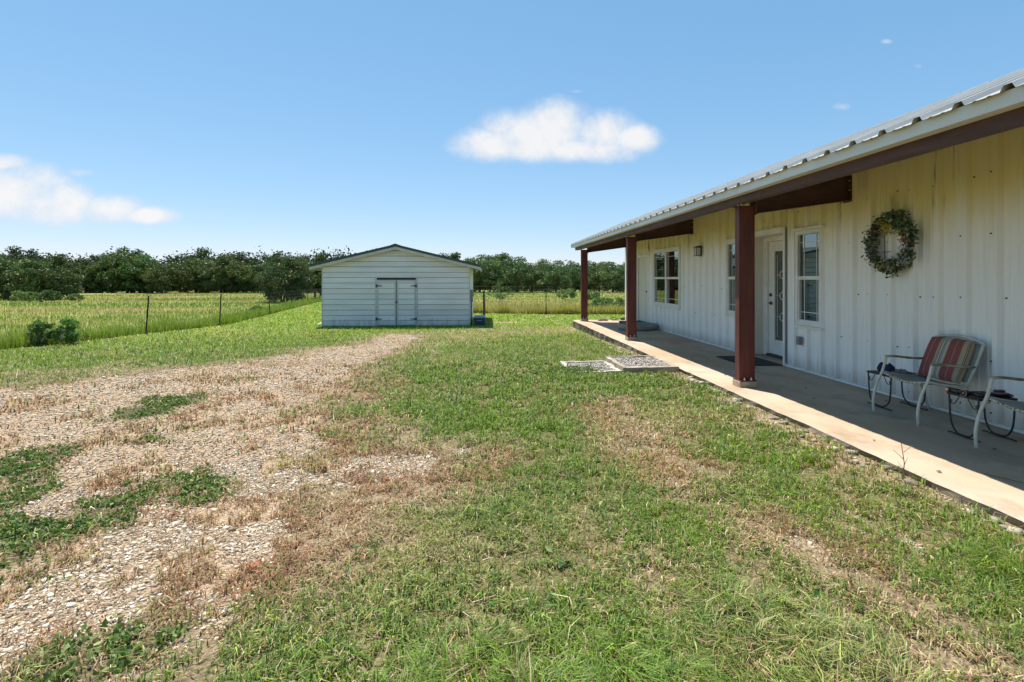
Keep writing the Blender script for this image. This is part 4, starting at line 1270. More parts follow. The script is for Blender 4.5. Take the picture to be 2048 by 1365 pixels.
def porch_clutter():
    # navy cap-like bundle and grey glove on the far table
    def blob(name, c, rx, ry, rz, mat, seed, label, cat):
        rs = np.random.default_rng(seed)
        V, F = [], []
        nu, nv = 26, 14
        ph = rs.uniform(0, 6, 8)
        for j in range(nv):
            f = math.pi * j / (nv - 1)
            for i in range(nu):
                t = 2 * math.pi * i / nu
                q = 1 + 0.18 * math.sin(3 * t + ph[0] + 2 * f) + 0.14 * math.sin(5 * t + ph[1]) * math.sin(f) + 0.10 * math.sin(7 * t + 4 * f + ph[2])
                z = c[2] + rz * (1 - math.cos(f)) / 2 * (1 + 0.3 * math.sin(4 * t + ph[3])) * (1 + 0.2 * math.sin(6 * f + ph[4]))
                V.append((c[0] + rx * q * math.sin(f), c[1] + 0, z)); V[-1] = (c[0] + rx * q * math.sin(f) * math.cos(t), c[1] + ry * q * math.sin(f) * math.sin(t), z)
        for j in range(nv - 1):
            for i in range(nu):
                F.append((j * nu + i, j * nu + (i + 1) % nu, (j + 1) * nu + (i + 1) % nu, (j + 1) * nu + i))
        o = MB().add(V, F).build(name, mat, smooth=True)
        tag(o, label, cat)
    blob("cloth_cap", (4.47, 5.215, 0.3715), 0.072, 0.075, 0.085, M["navy"], 5, "crumpled navy blue cap lying on the far iron table", "cap")
    blob("work_glove", (4.555, 5.12, 0.3715), 0.085, 0.055, 0.040, M["grey_cloth"], 9, "limp grey cloth glove lying beside the navy cap", "glove")
    # black styling wand with a copper tip and round dial, and a hairbrush, on the near table
    root = empty("styling_wand", (4.33, 4.17, 0.372))
    tag(root, "black cylindrical tool with copper tip and round dial on the iron table", "tool")
    z = 0.397
    MB().tube([(4.272, 4.270, z), (4.292, 4.20, z), (4.305, 4.150, z)], 0.022, 14).build("barrel", M["black_gloss"], root, smooth=True)
    MB().tube([(4.266, 4.292, z), (4.2725, 4.268, z)], [0.018, 0.0228], 14).build("copper_tip", M["copper"], root)
    MB().tube([(4.306, 4.148, z + 0.003), (4.330, 4.07, z + 0.002), (4.345, 4.02, z - 0.002)], [0.016, 0.019], 12).build("grip", M["black_gloss"], root, smooth=True)
    MB().cyl((4.262, 4.128, z + 0.001), 0.029, 0.03, 'x', 22).build("dial", M["black_gloss"], root)
    MB().tube([(4.258, 4.128 + 0.031 * math.cos(t), z + 0.001 + 0.028 * math.sin(t)) for t in np.linspace(0.6, 5.6, 18)], 0.004, 6).build("dial_band", M["pinkish"], root)
    MB().cyl((4.2585, 4.128, z + 0.002), 0.005, 0.003, 'x', 10).build("dial_centre", M["bolt"], root)
    root = empty("hairbrush", (4.52, 4.1, 0.372))
    tag(root, "dark hairbrush lying bristles up on the near iron table", "hairbrush")
    MB().tube([(4.42, 4.085, 0.388), (4.50, 4.075, 0.390), (4.53, 4.075, 0.392), (4.60, 4.062, 0.390), (4.645, 4.055, 0.386)], [0.012, 0.012, 0.022, 0.022, 0.010], 10).build("handle", M["black_gloss"], root, smooth=True)
    MB().box(4.495, 4.585, 4.045, 4.105, 0.402, 0.414).build("pad", M["pinkish"], root, bevel=0.004)
    b = MB()
    for i in range(90):
        x, y = random.uniform(4.50, 4.58), random.uniform(4.05, 4.10)
        b.tube([(x, y, 0.413), (x + random.uniform(-0.008, 0.008), y + random.uniform(-0.008, 0.008), 0.435 + random.uniform(-0.005, 0.006))], 0.0011, 3, cap=False)
    b.build("bristles", M["bristle"], root)
    # door mat
    mt = MB().box(4.25, 4.90, 7.75, 8.71, 0.004, 0.016).build("door_mat", M["mat"], bevel=0.005)
    tag(mt, "flat charcoal door mat in front of the front door", "mat")
    # grey moulded tub and the step at the far door
    prof = [(0.0, 0.03), (0.40, 0.03), (0.46, 0.06), (0.475, 0.15), (0.50, 0.172), (0.535, 0.165), (0.545, 0.13), (0.53, 0.04), (0.50, 0.0), (0.0, 0.0)]
    t = MB().lathe(prof, (4.345, 13.46, 0.0), 40, sx=0.99, sy=0.82).build("wading_tub", M["tub"], smooth=True)
    tag(t, "shallow grey moulded plastic tub on the slab by the side door", "tub")
    st = empty("door_step", (4.62, 14.75, 0))
    tag(st, "low dark wooden step below the cream side door", "step")
    for i in range(3):
        MB().box(4.32 + 0.19 * i, 4.32 + 0.19 * i + 0.182, 14.30, 15.18, 0.075, 0.10).build("tread_board", M["step_dark"], st)
    for y in (14.31, 14.72, 15.14):
        MB().box(4.33, 4.88, y, y + 0.035, 0.0, 0.0745).build("bearer", M["step_dark"], st)
    # odds and ends left at the sunny far end
    rp = MB()
    for k in range(4):
        rp.tube([(4.12 + (0.12 + 0.015 * k) * math.cos(t) * 1.2, 16.35 + (0.10 + 0.01 * k) * math.sin(t), 0.012 + 0.016 * k + 0.004 * math.sin(3 * t)) for t in np.linspace(0, 6.1, 24)], 0.009, 6)
    tag(rp.build("rope_coil", M["rope"], smooth=True), "small coil of pale rope on the sunny end of the slab", "rope")
    hs = MB().tube([(4.50 + 0.10 * math.cos(t), 16.47, 0.055 + 0.045 * math.sin(t)) for t in np.linspace(-1.3, 4.2, 22)] + [(4.58, 16.45, 0.012), (4.70, 16.44, 0.012)], 0.011, 7)
    tag(hs.build("hose_loop", M["black_gloss"], smooth=True), "black hose loop standing at the far end of the slab", "hose")
    lg = MB().tube([(4.78, 16.50, 0.045), (5.0, 16.72, 0.055), (5.3, 16.85, 0.05)], [0.04, 0.05, 0.045], 9)
    tag(lg.build("dark_log", M["step_dark"]), "dark log end lying past the house corner", "log")


porch_clutter()

# ---------------------------------------------------------------- gravel-filled timber steps at the porch edge


def step_box(x0, x1, y0, y1, zt, h, label, seed, pale):
    root = empty("gravel_step", (0.5 * (x0 + x1), 0.5 * (y0 + y1), zt - h))
    tag(root, label, "step", "gravel-filled timber steps")
    w = 0.075
    mt = M["timber_pale"] if pale else M["timber"]
    rs = random.Random(seed)
    for (a, b, c, d, ax) in ((x0, x1, y0, y0 + w, 'x'), (x0, x1, y1 - w, y1, 'x'), (x0, x0 + w, y0 + w + 0.003, y1 - w - 0.003, 'y'), (x1 - w, x1, y0 + w + 0.003, y1 - w - 0.003, 'y')):
        # slightly warped baulk with worn ends
        n = 8; V, F = [], []
        for i in range(n + 1):
            t = i / n
            j = [rs.uniform(-0.006, 0.006) for _ in range(4)]
            sag = 0.008 * math.sin(math.pi * t) * rs.uniform(-1, 1)
            if ax == 'x':
                x = a + (b - a) * t
                V += [(x, c + j[0], zt - h), (x, d + j[1], zt - h), (x, d + j[1], zt + sag + j[2]), (x, c + j[0], zt + sag + j[3])]
            else:
                y = c + (d - c) * t
                V += [(b + j[1], y, zt - h), (a + j[0], y, zt - h), (a + j[0], y, zt + sag + j[2]), (b + j[1], y, zt + sag + j[3])]
        for i in range(n):
            for k in range(4):
                F.append((i * 4 + k, i * 4 + (k + 1) % 4, (i + 1) * 4 + (k + 1) % 4, (i + 1) * 4 + k))
        F += [(3, 2, 1, 0), tuple(4 * n + k for k in range(4))]
        MB().add(V, F).build("timber", mt, root, bevel=0.006)
    MB().box(x0 + w, x1 - w, y0 + w, y1 - w, zt - h, zt - 0.036).build("bed", M["grout"], root)
    n = int(2300 * (x1 - x0) * (y1 - y0))
    P = np.stack([rng.uniform(x0 + w, x1 - w, n), rng.uniform(y0 + w, y1 - w, n), np.full(n, zt - 0.031) + rng.uniform(-0.006, 0.014, n)], 1)
    g = rng.uniform(0.12, 0.50, (n, 1))
    stones_np("gravel", P, rng.uniform(0.011, 0.021, n), g * np.array([[1.12, 1.02, 0.90]]), root, M["stone"], flat=0.7, kind="stuff")


step_box(2.25, 3.15, 7.66, 8.80, 0.022, 0.17, "upper gravel-filled timber step against the porch slab", 1, False)
step_box(1.42, 2.245, 7.68, 8.68, -0.042, 0.12, "lower gravel-filled timber step half grown over by weeds", 2, True)

# ---------------------------------------------------------------- the shed


def shed():
    th = -0.018
    W, D = 5.06, 4.2
    lx, ly = -5.38, 17.69
    cx, cy = lx + 0.5 * W * math.cos(th), ly + 0.5 * W * math.sin(th)
    zb = zg1(cx, cy) - 0.02
    root = empty("lap_siding_shed", (cx, cy, zb), th)
    tag(root, "low white lap-sided shed with double doors and a dark green gable roof", "shed")
    hw = W / 2
    ze, za = 2.09, 2.70                       # wall height at the eaves and under the ridge
    n = 15
    bh = 0.187
    dw, dh = 0.675, 1.70                      # half width and height of the door opening, trim included

    def half_at(z): return hw if z <= ze else hw * (za - z) / (za - ze)

    def board(xa0, xb0, xa1, xb1, z0, z1):
        V = [(xa0, -0.026, z0), (xb0, -0.026, z0), (xb1, -0.002, z1), (xa1, -0.002, z1), (xa0, 0.02, z0), (xb0, 0.02, z0), (xb1, 0.02, z1), (xa1, 0.02, z1)]
        F = [(0, 1, 2, 3), (4, 7, 6, 5), (0, 4, 5, 1), (1, 5, 6, 2), (2, 6, 7, 3), (3, 7, 4, 0)]
        MB().add(V, F).build("siding_board", M["siding"], root, local=True)
    for k in range(n):
        z0, z1 = 0.03 + k * bh, 0.03 + (k + 1) * bh - 0.012
        z1 = min(z1, za)
        if z0 >= za - 0.02: break
        if z0 < ze < z1:
            board(-hw, hw, -hw, hw, z0, ze - 0.001)
            board(-half_at(ze), half_at(ze), -half_at(z1), half_at(z1), ze + 0.001, z1)
            continue
        a0, a1 = half_at(z0), half_at(z1)
        if z0 < dh - 0.02:
            zc = min(z1, dh) if z1 > dh and z1 - dh < 0.06 else z1
            board(-a0, -dw - 0.06, -a1, -dw - 0.06, z0, z1); board(dw + 0.06, a0, dw + 0.06, a1, z0, z1)
        else:
            board(-a0, a0, -a1, a1, z0, z1)
    MB().prism([(-hw + 0.01, 0.0), (hw - 0.01, 0.0), (hw - 0.01, ze), (0, za), (-hw + 0.01, ze)], 'y', 0.021, 0.06).build("front_sheathing", M["step_dark"], root, local=True)
    for s in (-1, 1):
        prof = []
        for k in range(11):
            prof += [(s * (hw + 0.02), 0.03 + k * bh), (s * (hw + 0.006), 0.03 + (k + 1) * bh - 0.004)]
        prof += [(s * (hw - 0.04), 2.083), (s * (hw - 0.04), 0.0)]
        MB().prism(prof, 'y', 0.03, D).build("side_wall", M["siding"], root, local=True)
        MB().box(*sorted((s * (hw - 0.002), s * (hw + 0.022))), -0.024, 0.06, 0.02, ze - 0.03).build("corner_trim", M["shed_trim"], root, local=True)
    MB().prism([(-hw, 0.0), (hw, 0.0), (hw, ze), (0, za), (-hw, ze)], 'y', D - 0.02, D + 0.02).build("back_wall", M["siding"], root, local=True)
    # roof: slope from the ridge down past the eaves
    pit = (za - ze) / hw
    ov, fo = 0.40, 0.22
    zr = za + 0.10
    for s in (-1, 1):
        xe = s * (hw + ov)
        ze2 = zr - pit * (hw + ov)
        MB().prism([(0, zr + 0.058), (xe, ze2 + 0.058), (xe, ze2 - 0.022), (0, zr - 0.022)][::s], 'y', -fo - 0.03, D + fo).build("roof_slope", M["green_roof"], root, local=True)
        MB().prism([(0, zr - 0.024), (xe - s * 0.02, ze2 - 0.019), (xe - s * 0.02, ze2 - 0.115), (0, zr - 0.120)][::s], 'y', -fo, -fo + 0.025).build("rake_board", M["shed_trim"], root, local=True)
        MB().prism([(0, zr - 0.0245), (xe - s * 0.03, ze2 - 0.0195), (xe - s * 0.03, ze2 - 0.04), (0, zr - 0.05)][::s], 'y', -fo + 0.027, D + fo - 0.02).build("soffit", M["shed_trim"], root, local=True)
        MB().box(*sorted((xe - s * 0.02, xe - s * 0.04)), -fo + 0.026, D + fo, ze2 - 0.13, ze2 - 0.022).build("eave_board", M["shed_trim"], root, local=True)
    MB().prism([(-0.16, zr - pit * 0.16 + 0.064), (0, zr + 0.080), (0.16, zr - pit * 0.16 + 0.064), (0, zr + 0.066)], 'y', -fo - 0.035, D + fo).build("ridge_cap", M["green_roof"], root, local=True)
    # doors
    for s in (-1, 1):
        MB().box(*sorted((s * dw, s * (dw + 0.058))), -0.034, -0.004, 0.02, dh).build("door_trim", M["shed_trim"], root, local=True)
    MB().box(-dw - 0.058, dw + 0.058, -0.034, -0.004, dh + 0.002, dh + 0.035).build("door_head", M["shed_trim"], root, local=True)
    MB().box(-dw, dw, 0.0, 0.02, 1.635, dh).build("door_gap", M["rubber_seal"], root, local=True)
    for s in (-1, 1):
        x0, x1 = sorted((s * 0.012, s * (dw - 0.006)))
        f = MB()
        f.box(x0, x0 + 0.05, -0.040, -0.012, 0.05, 1.63).box(x1 - 0.05, x1, -0.040, -0.012, 0.05, 1.63)
        f.box(x0 + 0.05, x1 - 0.05, -0.040, -0.012, 1.58, 1.63).box(x0 + 0.05, x1 - 0.05, -0.040, -0.012, 0.05, 0.10)
        d = f.build("shed_door", M["shed_trim"], root, local=True)
        for k in range(9):
            z0, z1 = 0.03 + k * bh, 0.03 + (k + 1) * bh - 0.012
            z0, z1 = max(z0, 0.101), min(z1, 1.579)
            if z1 - z0 < 0.03: continue
            q = MB().add([(x0 + 0.051, -0.030, z0), (x1 - 0.051, -0.030, z0), (x1 - 0.051, -0.018, z1), (x0 + 0.051, -0.018, z1), (x0 + 0.051, -0.004, z0), (x1 - 0.051, -0.004, z0), (x1 - 0.051, -0.004, z1), (x0 + 0.051, -0.004, z1)],
                         [(0, 1, 2, 3), (4, 7, 6, 5), (0, 4, 5, 1), (1, 5, 6, 2), (2, 6, 7, 3), (3, 7, 4, 0)]).build("door_board", M["siding"])
            attach(q, d, True)
        for zz in (0.27, 1.42):
            xh = s * (dw - 0.0)
            h = MB().box(*sorted((xh - s * 0.012, xh + s * 0.03)), -0.052, -0.0405, zz - 0.055, zz + 0.055)
            h.prism([(xh - s * 0.012, zz - 0.022), (xh - s * 0.19, zz - 0.008), (xh - s * 0.19, zz + 0.008), (xh - s * 0.012, zz + 0.022)][::-s], 'y', -0.052, -0.041)
            attach(h.build("strap_hinge", M["dark"]), d, True)
    MB().box(-0.03, 0.05, -0.056, -0.041, 0.84, 0.87).box(-0.012, 0.02, -0.07, -0.056, 0.82, 0.865).build("latch", M["dark"], root, local=True)
    # meter box and its pipe on the right wall
    mbx = MB().box(hw + 0.023, hw + 0.12, 0.02, 0.28, 0.85, 1.28).cyl((hw + 0.13, 0.15, 1.10), 0.06, 0.03, 'x', 14).build("meter_box", M["grey_plastic"], root, local=True)
    attach(MB().tube([(hw + 0.06, 0.15, 0.85), (hw + 0.06, 0.15, 0.02)], 0.022, 8).build("conduit", M["dark"]), mbx, True)
    # blue bin with a pale lid just beside it
    c, s_ = math.cos(th), math.sin(th)

    def wp(a, b): return (cx + a * c - b * s_, cy + a * s_ + b * c)
    bx, by = wp(hw + 0.36, 0.25)
    b = empty("storage_bin", (bx, by, zb + 0.02), th)
    tag(b, "dark blue storage bin with a pale lid beside the shed corner", "bin")
    body = MB()
    body.add([(-0.17, -0.2, 0), (0.17, -0.2, 0), (0.17, 0.2, 0), (-0.17, 0.2, 0), (-0.195, -0.23, 0.27), (0.195, -0.23, 0.27), (0.195, 0.23, 0.27), (-0.195, 0.23, 0.27)],
             [(3, 2, 1, 0), (4, 5, 6, 7), (0, 1, 5, 4), (1, 2, 6, 5), (2, 3, 7, 6), (3, 0, 4, 7)])
    body.build("body", M["blue_plastic"], b, local=True, bevel=0.012)
    MB().box(-0.21, 0.21, -0.245, 0.245, 0.272, 0.30).add([(-0.21, -0.245, 0.301), (0.21, -0.245, 0.301), (0.21, 0.245, 0.301), (-0.21, 0.245, 0.301), (-0.15, -0.15, 0.345), (0.15, -0.15, 0.345), (0.15, 0.15, 0.345), (-0.15, 0.15, 0.345)], [(3, 2, 1, 0), (4, 5, 6, 7), (0, 1, 5, 4), (1, 2, 6, 5), (2, 3, 7, 6), (3, 0, 4, 7)]).build("lid", M["lid"], b, local=True)
    MB().box(-0.09, 0.09, -0.245, -0.225, 0.17, 0.19).build("handle", M["lid"], b, local=True)
    # white downpipe shoe lying at the left corner
    px, py = wp(-hw - 0.12, 0.2)
    z = zg1(px, py)
    tag(MB().tube([(px - 0.10, py, z + 0.045), (px, py, z + 0.07), (px + 0.06, py + 0.03, z + 0.11)], 0.042, 8).build("white_pipe", M["white_plastic"]), "short white pipe end in the grass by the shed's left corner", "pipe")
    return cx, cy


shed()

# ---------------------------------------------------------------- fences


def t_post(x, y, h, parent, lean=0.0, name="post"):
    z = zg1(x, y) - 0.15
    m = MB()
    m.add([(x - 0.02, y - 0.004, z), (x + 0.02, y - 0.004, z), (x + 0.02, y + 0.004, z), (x - 0.02, y + 0.004, z), (x - 0.02 + lean, y - 0.004, z + h + 0.15), (x + 0.02 + lean, y - 0.004, z + h + 0.15), (x + 0.02 + lean, y + 0.004, z + h + 0.15), (x - 0.02 + lean, y + 0.004, z + h + 0.15)],
          [(3, 2, 1, 0), (4, 5, 6, 7), (0, 1, 5, 4), (1, 2, 6, 5), (2, 3, 7, 6), (3, 0, 4, 7)])
    m.add([(x - 0.004, y - 0.03, z), (x + 0.004, y - 0.03, z), (x + 0.004, y - 0.0045, z), (x - 0.004, y - 0.0045, z), (x - 0.004 + lean, y - 0.03, z + h + 0.15), (x + 0.004 + lean, y - 0.03, z + h + 0.15), (x + 0.004 + lean, y - 0.0045, z + h + 0.15), (x - 0.004 + lean, y - 0.0045, z + h + 0.15)],
          [(3, 2, 1, 0), (4, 5, 6, 7), (0, 1, 5, 4), (1, 2, 6, 5), (2, 3, 7, 6), (3, 0, 4, 7)])
    return m.build(name, M["tpost"], parent)


def fence(name, pts, h, label, vstep, hrows, r, posts, leans=None):
    root = empty(name, (pts[0][0], pts[0][1], zg1(*pts[0])))
    tag(root, label, "fence", "wire field fences")
    for i, (x, y) in enumerate(posts):
        t_post(x, y, h + 0.10, root, (leans or {}).get(i, random.uniform(-0.03, 0.03)))
    seg = []
    for (a, b) in zip(pts, pts[1:]):
        d = math.hypot(b[0] - a[0], b[1] - a[1]); k = max(1, int(d / vstep))
        seg += [(a[0] + (b[0] - a[0]) * i / k, a[1] + (b[1] - a[1]) * i / k) for i in range(k)]
    seg.append(pts[-1])
    zz = zg(np.array([p[0] for p in seg]), np.array([p[1] for p in seg])) + 0.03
    wv = MB()
    for (x, y), z in zip(seg, zz):
        wv.tube([(x, y, z), (x + random.uniform(-0.01, 0.01), y, z + h - 0.03)], r, 3, cap=False)
    wv.build("upright_wires", M["wire"], root, kind="stuff")
    for k, hz in enumerate(hrows):
        wh = MB().tube([(x, y, z + hz * (h - 0.03)) for (x, y), z in zip(seg, zz)], r, 3, cap=False)
        wh.build("line_wire", M["wire"], root)


left_posts = [(-10.85, 9.2), (-10.35, 11.2), (-9.87, 15.55), (-9.09, 18.22), (-9.95, 24.6), (-10.9, 30.0), (-11.8, 35.5), (-12.7, 41.0)]
fence("wire_fence", [(p[0] - 0.03, p[1]) for p in left_posts], 1.02, "welded wire fence on dark steel posts along the left pasture edge", 0.15, [0.0, 0.2, 0.4, 0.6, 0.8, 1.0], 0.0017, left_posts, {2: 0.09, 3: 0.06})
back_posts = [(-6.2, 25.2), (-3.4, 24.95), (-0.6, 24.7), (3.2, 23.55), (6.9, 23.15), (10.5, 22.8), (14.5, 22.5)]
fence("wire_fence", [(p[0], p[1] + 0.03) for p in back_posts], 1.05, "wire fence with thin posts crossing behind the shed and the house", 0.15, [0.0, 0.25, 0.5, 0.75, 1.0], 0.0016, back_posts)
far_posts = [(-2 + 2.6 * k, 52 + 0.35 * k) for k in range(12)]
fence("wire_fence", far_posts, 1.1, "distant wire fence crossing the pasture before the right-hand trees", 0.6, [0.3, 0.65, 1.0], 0.003, far_posts)
x, y = 0.22, 20.0
z = zg1(x, y)
tag(MB().tube([(x, y, z - 0.2), (x + 0.008, y, z + 0.5), (x - 0.012, y, z + 1.19)], [0.050, 0.046, 0.042], 9).build("wooden_post", M["old_wood"]), "single dark wooden post standing right of the shed", "post")
# dark board fence half hidden behind the shed
bf = empty("board_fence", (-13.0, 45.5, zg1(-13, 45.5)))
tag(bf, "short dark board fence between the lone tree and the shed", "fence")
for k in range(9):
    x = -14.6 + 0.55 * k
    MB().box(x, x + 0.20, 45.5, 45.56, zg1(x, 45.5) - 0.1, zg1(x, 45.5) + 0.95).build("picket", M["step_dark"], bf)
MB().box(-14.8, -9.8, 45.565, 45.62, zg1(-13, 45.5) + 0.80, zg1(-13, 45.5) + 0.92).build("rail", M["step_dark"], bf)

# ---------------------------------------------------------------- trees


def tree_mesh(seed, h, rx, rz0, n_clump, n_leaf, leaf, trunk_h, tone, low=0.25, stems=1):
    """returns (trunk mesh, crown mesh); crown between rz0*h and h, radius rx"""
    rs = np.random.default_rng(seed)
    tb = MB()
    cl = []
    zc, hz = 0.5 * (rz0 * h + h), 0.5 * (h - rz0 * h)
    for k in range(n_clump):
        while True:
            p = rs.uniform(-1, 1, 3)
            if p @ p < 1: break
        p = p / (np.linalg.norm(p) + 1e-9) * (np.linalg.norm(p) ** 0.45)
        w = 1 + 0.22 * math.sin(3 * math.atan2(p[1], p[0]) + seed) + rs.normal(0, 0.1)
        if p[2] < -low - 0.3: p[2] = -low - 0.3 + rs.uniform(-0.1, 0.1)
        cl.append((p[0] * rx * w, p[1] * rx * w, zc + p[2] * hz * (0.9 + 0.25 * rs.random())))
    cl = np.array(cl)
    rad = rs.uniform(0.11, 0.24, n_clump) * (rx + hz) * 0.75
    per = np.maximum((n_leaf * rad ** 2 / (rad ** 2).sum()).astype(int), 6)
    P, C = [], []
    for c, r, m in zip(cl, rad, per):
        q = rs.normal(0, 1, (m, 3)); q /= np.linalg.norm(q, axis=1)[:, None]
        q *= (rs.random(m) ** 0.5)[:, None] * r * np.array([1.15, 1.15, 0.75])
        P.append(c + q)
        tone_c = np.array(tone) * rs.uniform(0.72, 1.3)
        warm = rs.uniform(-0.12, 0.16)
        tone_c = tone_c * np.array([1 + warm, 1.0, 1 - 0.5 * warm])
        C.append(tone_c * rs.uniform(0.7, 1.35, (m, 1)))
    P = np.concatenate(P); C = np.concatenate(C)
    n = len(P)
    for s in range(stems):
        a0 = 2 * math.pi * s / stems + 0.5
        bx, by = (0.0, 0.0) if stems == 1 else (0.16 * math.cos(a0), 0.16 * math.sin(a0))
        top = Vector((bx * 3 + rs.normal(0, 0.08 * rx), by * 3 + rs.normal(0, 0.08 * rx), trunk_h))
        tb.tube([(bx, by, -0.25), (bx * 1.6, by * 1.6, trunk_h * 0.5), top], [0.045 * h * (0.6 if stems > 1 else 1) * (0.35 if h < 2 else 1), 0.026 * h * (0.7 if stems > 1 else 1) * (0.35 if h < 2 else 1)], 7)
        for k in range(6):
            c = Vector(cl[rs.integers(0, n_clump)])
            mid = top.lerp(c, 0.5) + Vector((0, 0, 0.06 * h))
            tb.tube([top, mid, c], [0.016 * h * (0.4 if h < 2 else 1), 0.005 * h], 5, cap=False)
    return tb, P, C, rs.uniform(0.6, 1.35, n) * leaf


_tree_cache = {}


def place_tree(name, kind, x, y, sc, rz, label, group=None, cat="tree", sz=1.0):
    z = zg1(x, y)
    root = empty(name, (x, y, z), rz)
    root.scale = (sc, sc, sc * sz)
    tag(root, label, cat, group)
    if kind not in _tree_cache:
        spec = KINDS[kind]
        tb, P, C, s = tree_mesh(**spec)
        t = tb.build("trunk", M["bark"], smooth=True)
        c = leaves_obj("crown", P, s, C, None, M["tree_leaf"], aspect=0.62, up=0.5)
        _tree_cache[kind] = (t.data, c.data)
        t.parent = root; c.parent = root
        return root
    td, cd = _tree_cache[kind]
    for nm, d in (("trunk", td), ("crown", cd)):
        o = bpy.data.objects.new(nm, d); COL.objects.link(o); o.parent = root
    return root


G1, G2, G3 = (0.054, 0.088, 0.028), (0.085, 0.128, 0.038), (0.048, 0.078, 0.027)
KINDS = {
    'oak1': dict(seed=1, h=5.4, rx=2.7, rz0=0.0, n_clump=46, n_leaf=7000, leaf=0.13, trunk_h=1.7, low=1.0, tone=G1),
    'oak2': dict(seed=2, h=5.0, rx=2.9, rz0=0.0, n_clump=52, n_leaf=7000, leaf=0.13, trunk_h=1.4, low=1.0, tone=G2),
    'oak3': dict(seed=3, h=6.0, rx=2.4, rz0=0.0, n_clump=44, n_leaf=7000, leaf=0.13, trunk_h=2.0, low=1.0, tone=G3),
    'oak4': dict(seed=4, h=4.4, rx=2.5, rz0=0.0, n_clump=50, n_leaf=7000, leaf=0.12, trunk_h=1.2, low=1.0, tone=(0.104, 0.169, 0.052)),
    'open1': dict(seed=5, h=5.2, rx=2.3, rz0=0.10, n_clump=46, n_leaf=5600, low=1.0, leaf=0.12, trunk_h=1.9, tone=(0.078, 0.130, 0.044)),
    'open2': dict(seed=6, h=4.8, rx=2.6, rz0=0.08, n_clump=50, n_leaf=6000, low=1.0, leaf=0.12, trunk_h=1.6, tone=(0.101, 0.159, 0.057)),
    'lone': dict(seed=7, h=3.35, rx=1.95, rz0=0.06, n_clump=110, n_leaf=15000, leaf=0.070, trunk_h=0.7, tone=(0.062, 0.090, 0.034), low=0.6, stems=3),
    'sapling': dict(seed=8, h=1.5, rx=0.72, rz0=0.22, n_clump=26, n_leaf=620, leaf=0.045, trunk_h=0.45, tone=(0.098, 0.156, 0.046), stems=2),
    'shrub': dict(seed=9, h=0.95, rx=0.62, rz0=0.0, n_clump=36, n_leaf=2400, low=1.0, leaf=0.045, trunk_h=0.2, tone=(0.124, 0.202, 0.058), stems=3),
    'weedbush': dict(seed=10, h=0.72, rx=0.24, rz0=0.0, n_clump=40, n_leaf=2200, leaf=0.034, trunk_h=0.15, tone=(0.150, 0.255, 0.070), low=1.0, stems=3),
}
rt = random.Random(21)


def cam_xy(px, t):
    """bearing given as a slope across the view at depth t"""
    a = (px - 1024) / 1000
    c, s = 0.99776, 0.06685
    return (t * (a * c + s), t * (-a * s + c))


place_tree("lone_tree", 'lone', -14.9, 39.5, 1.0, 0.3, "dark bushy lone tree in the pasture just left of the shed")
# near clump at the far left
for k, (px, t, sc, kd) in enumerate([(-60, 45, 0.72, 'oak4'), (10, 44, 0.70, 'oak2'), (62, 43.5, 0.74, 'oak4'), (118, 44.5, 0.66, 'oak1')]):
    x, y = cam_xy(px, t)
    place_tree("oak_tree", kd, x, y, sc, rt.uniform(0, 6), ("leftmost near dark oak of the clump at the far left of the pasture", "near dark oak second from the left in the far-left pasture clump", "near dark oak third from the left in the far-left pasture clump", "rightmost near dark oak of the clump at the far left of the pasture")[k], "near left oaks")
x, y = cam_xy(20, 60)
place_tree("oak_tree", 'oak3', x, y, 0.80, 1.0, "tall thin oak rising above the clump at the far left")
# left tree line
px = -120
k = 0
while px < 660:
    t = rt.uniform(70, 78)
    x, y = cam_xy(px, t)
    place_tree("oak_tree", rt.choice(['oak1', 'oak2', 'oak4', 'oak2']), x, y, rt.uniform(0.76, 1.02), rt.uniform(0, 6), "oak in the front row of the tree line left of the shed", "left tree line, front row", sz=rt.uniform(0.9, 1.1))
    px += rt.uniform(20, 31); k += 1
px = -150
while px < 700:
    t = rt.uniform(86, 96)
    x, y = cam_xy(px, t)
    place_tree("oak_tree", rt.choice(['oak1', 'oak3', 'oak2']), x, y, rt.choice([0.80, 0.92, 1.0, 1.06, 1.2]) * rt.uniform(0.94, 1.06), rt.uniform(0, 6), "taller oak in the back row of the tree line left of the shed", "left tree line, back row", sz=rt.uniform(0.9, 1.05))
    px += rt.uniform(24, 38)
# right tree line: open-grown trees with their trunks showing
px = 905
while px < 1420:
    t = rt.uniform(72, 80)
    x, y = cam_xy(px, t)
    s = 1.0 if px < 1040 else 0.82
    place_tree("pasture_tree", rt.choice(['open1', 'open2', 'open2']), x, y, s * rt.uniform(0.92, 1.12), rt.uniform(0, 6), "rounded oak in the front row of trees right of the shed", "right tree line, front row")
    px += rt.uniform(20, 32)
px = 880
while px < 1450:
    t = rt.uniform(98, 112)
    x, y = cam_xy(px, t)
    place_tree("pasture_tree", rt.choice(['oak1', 'open2', 'oak2']), x, y, rt.uniform(1.0, 1.25), rt.uniform(0, 6), "tree in the back row of trees right of the shed", "right tree line, back row")
    px += rt.uniform(26, 42)
place_tree("sapling", 'sapling', 1.45, 31.5, 1.0, 0.8, "thin leafy sapling in the tall grass right of the shed", cat="sapling")
place_tree("weed_bush", 'weedbush', *cam_xy(82, 11.75), 0.86, 0.5, "leafy weed bush on the left fence, the one nearer the picture edge", "weed bushes on the left fence", "bush")
place_tree("weed_bush", 'weedbush', *cam_xy(133, 12.0), 0.92, 2.5, "leafy weed bush on the left fence, the one nearer the leaning post", "weed bushes on the left fence", "bush")
place_tree("shrub", 'shrub', *cam_xy(515, 24.5), 0.42, 0.2, "small dark shrub in the reddish grass beyond the left fence", cat="shrub")
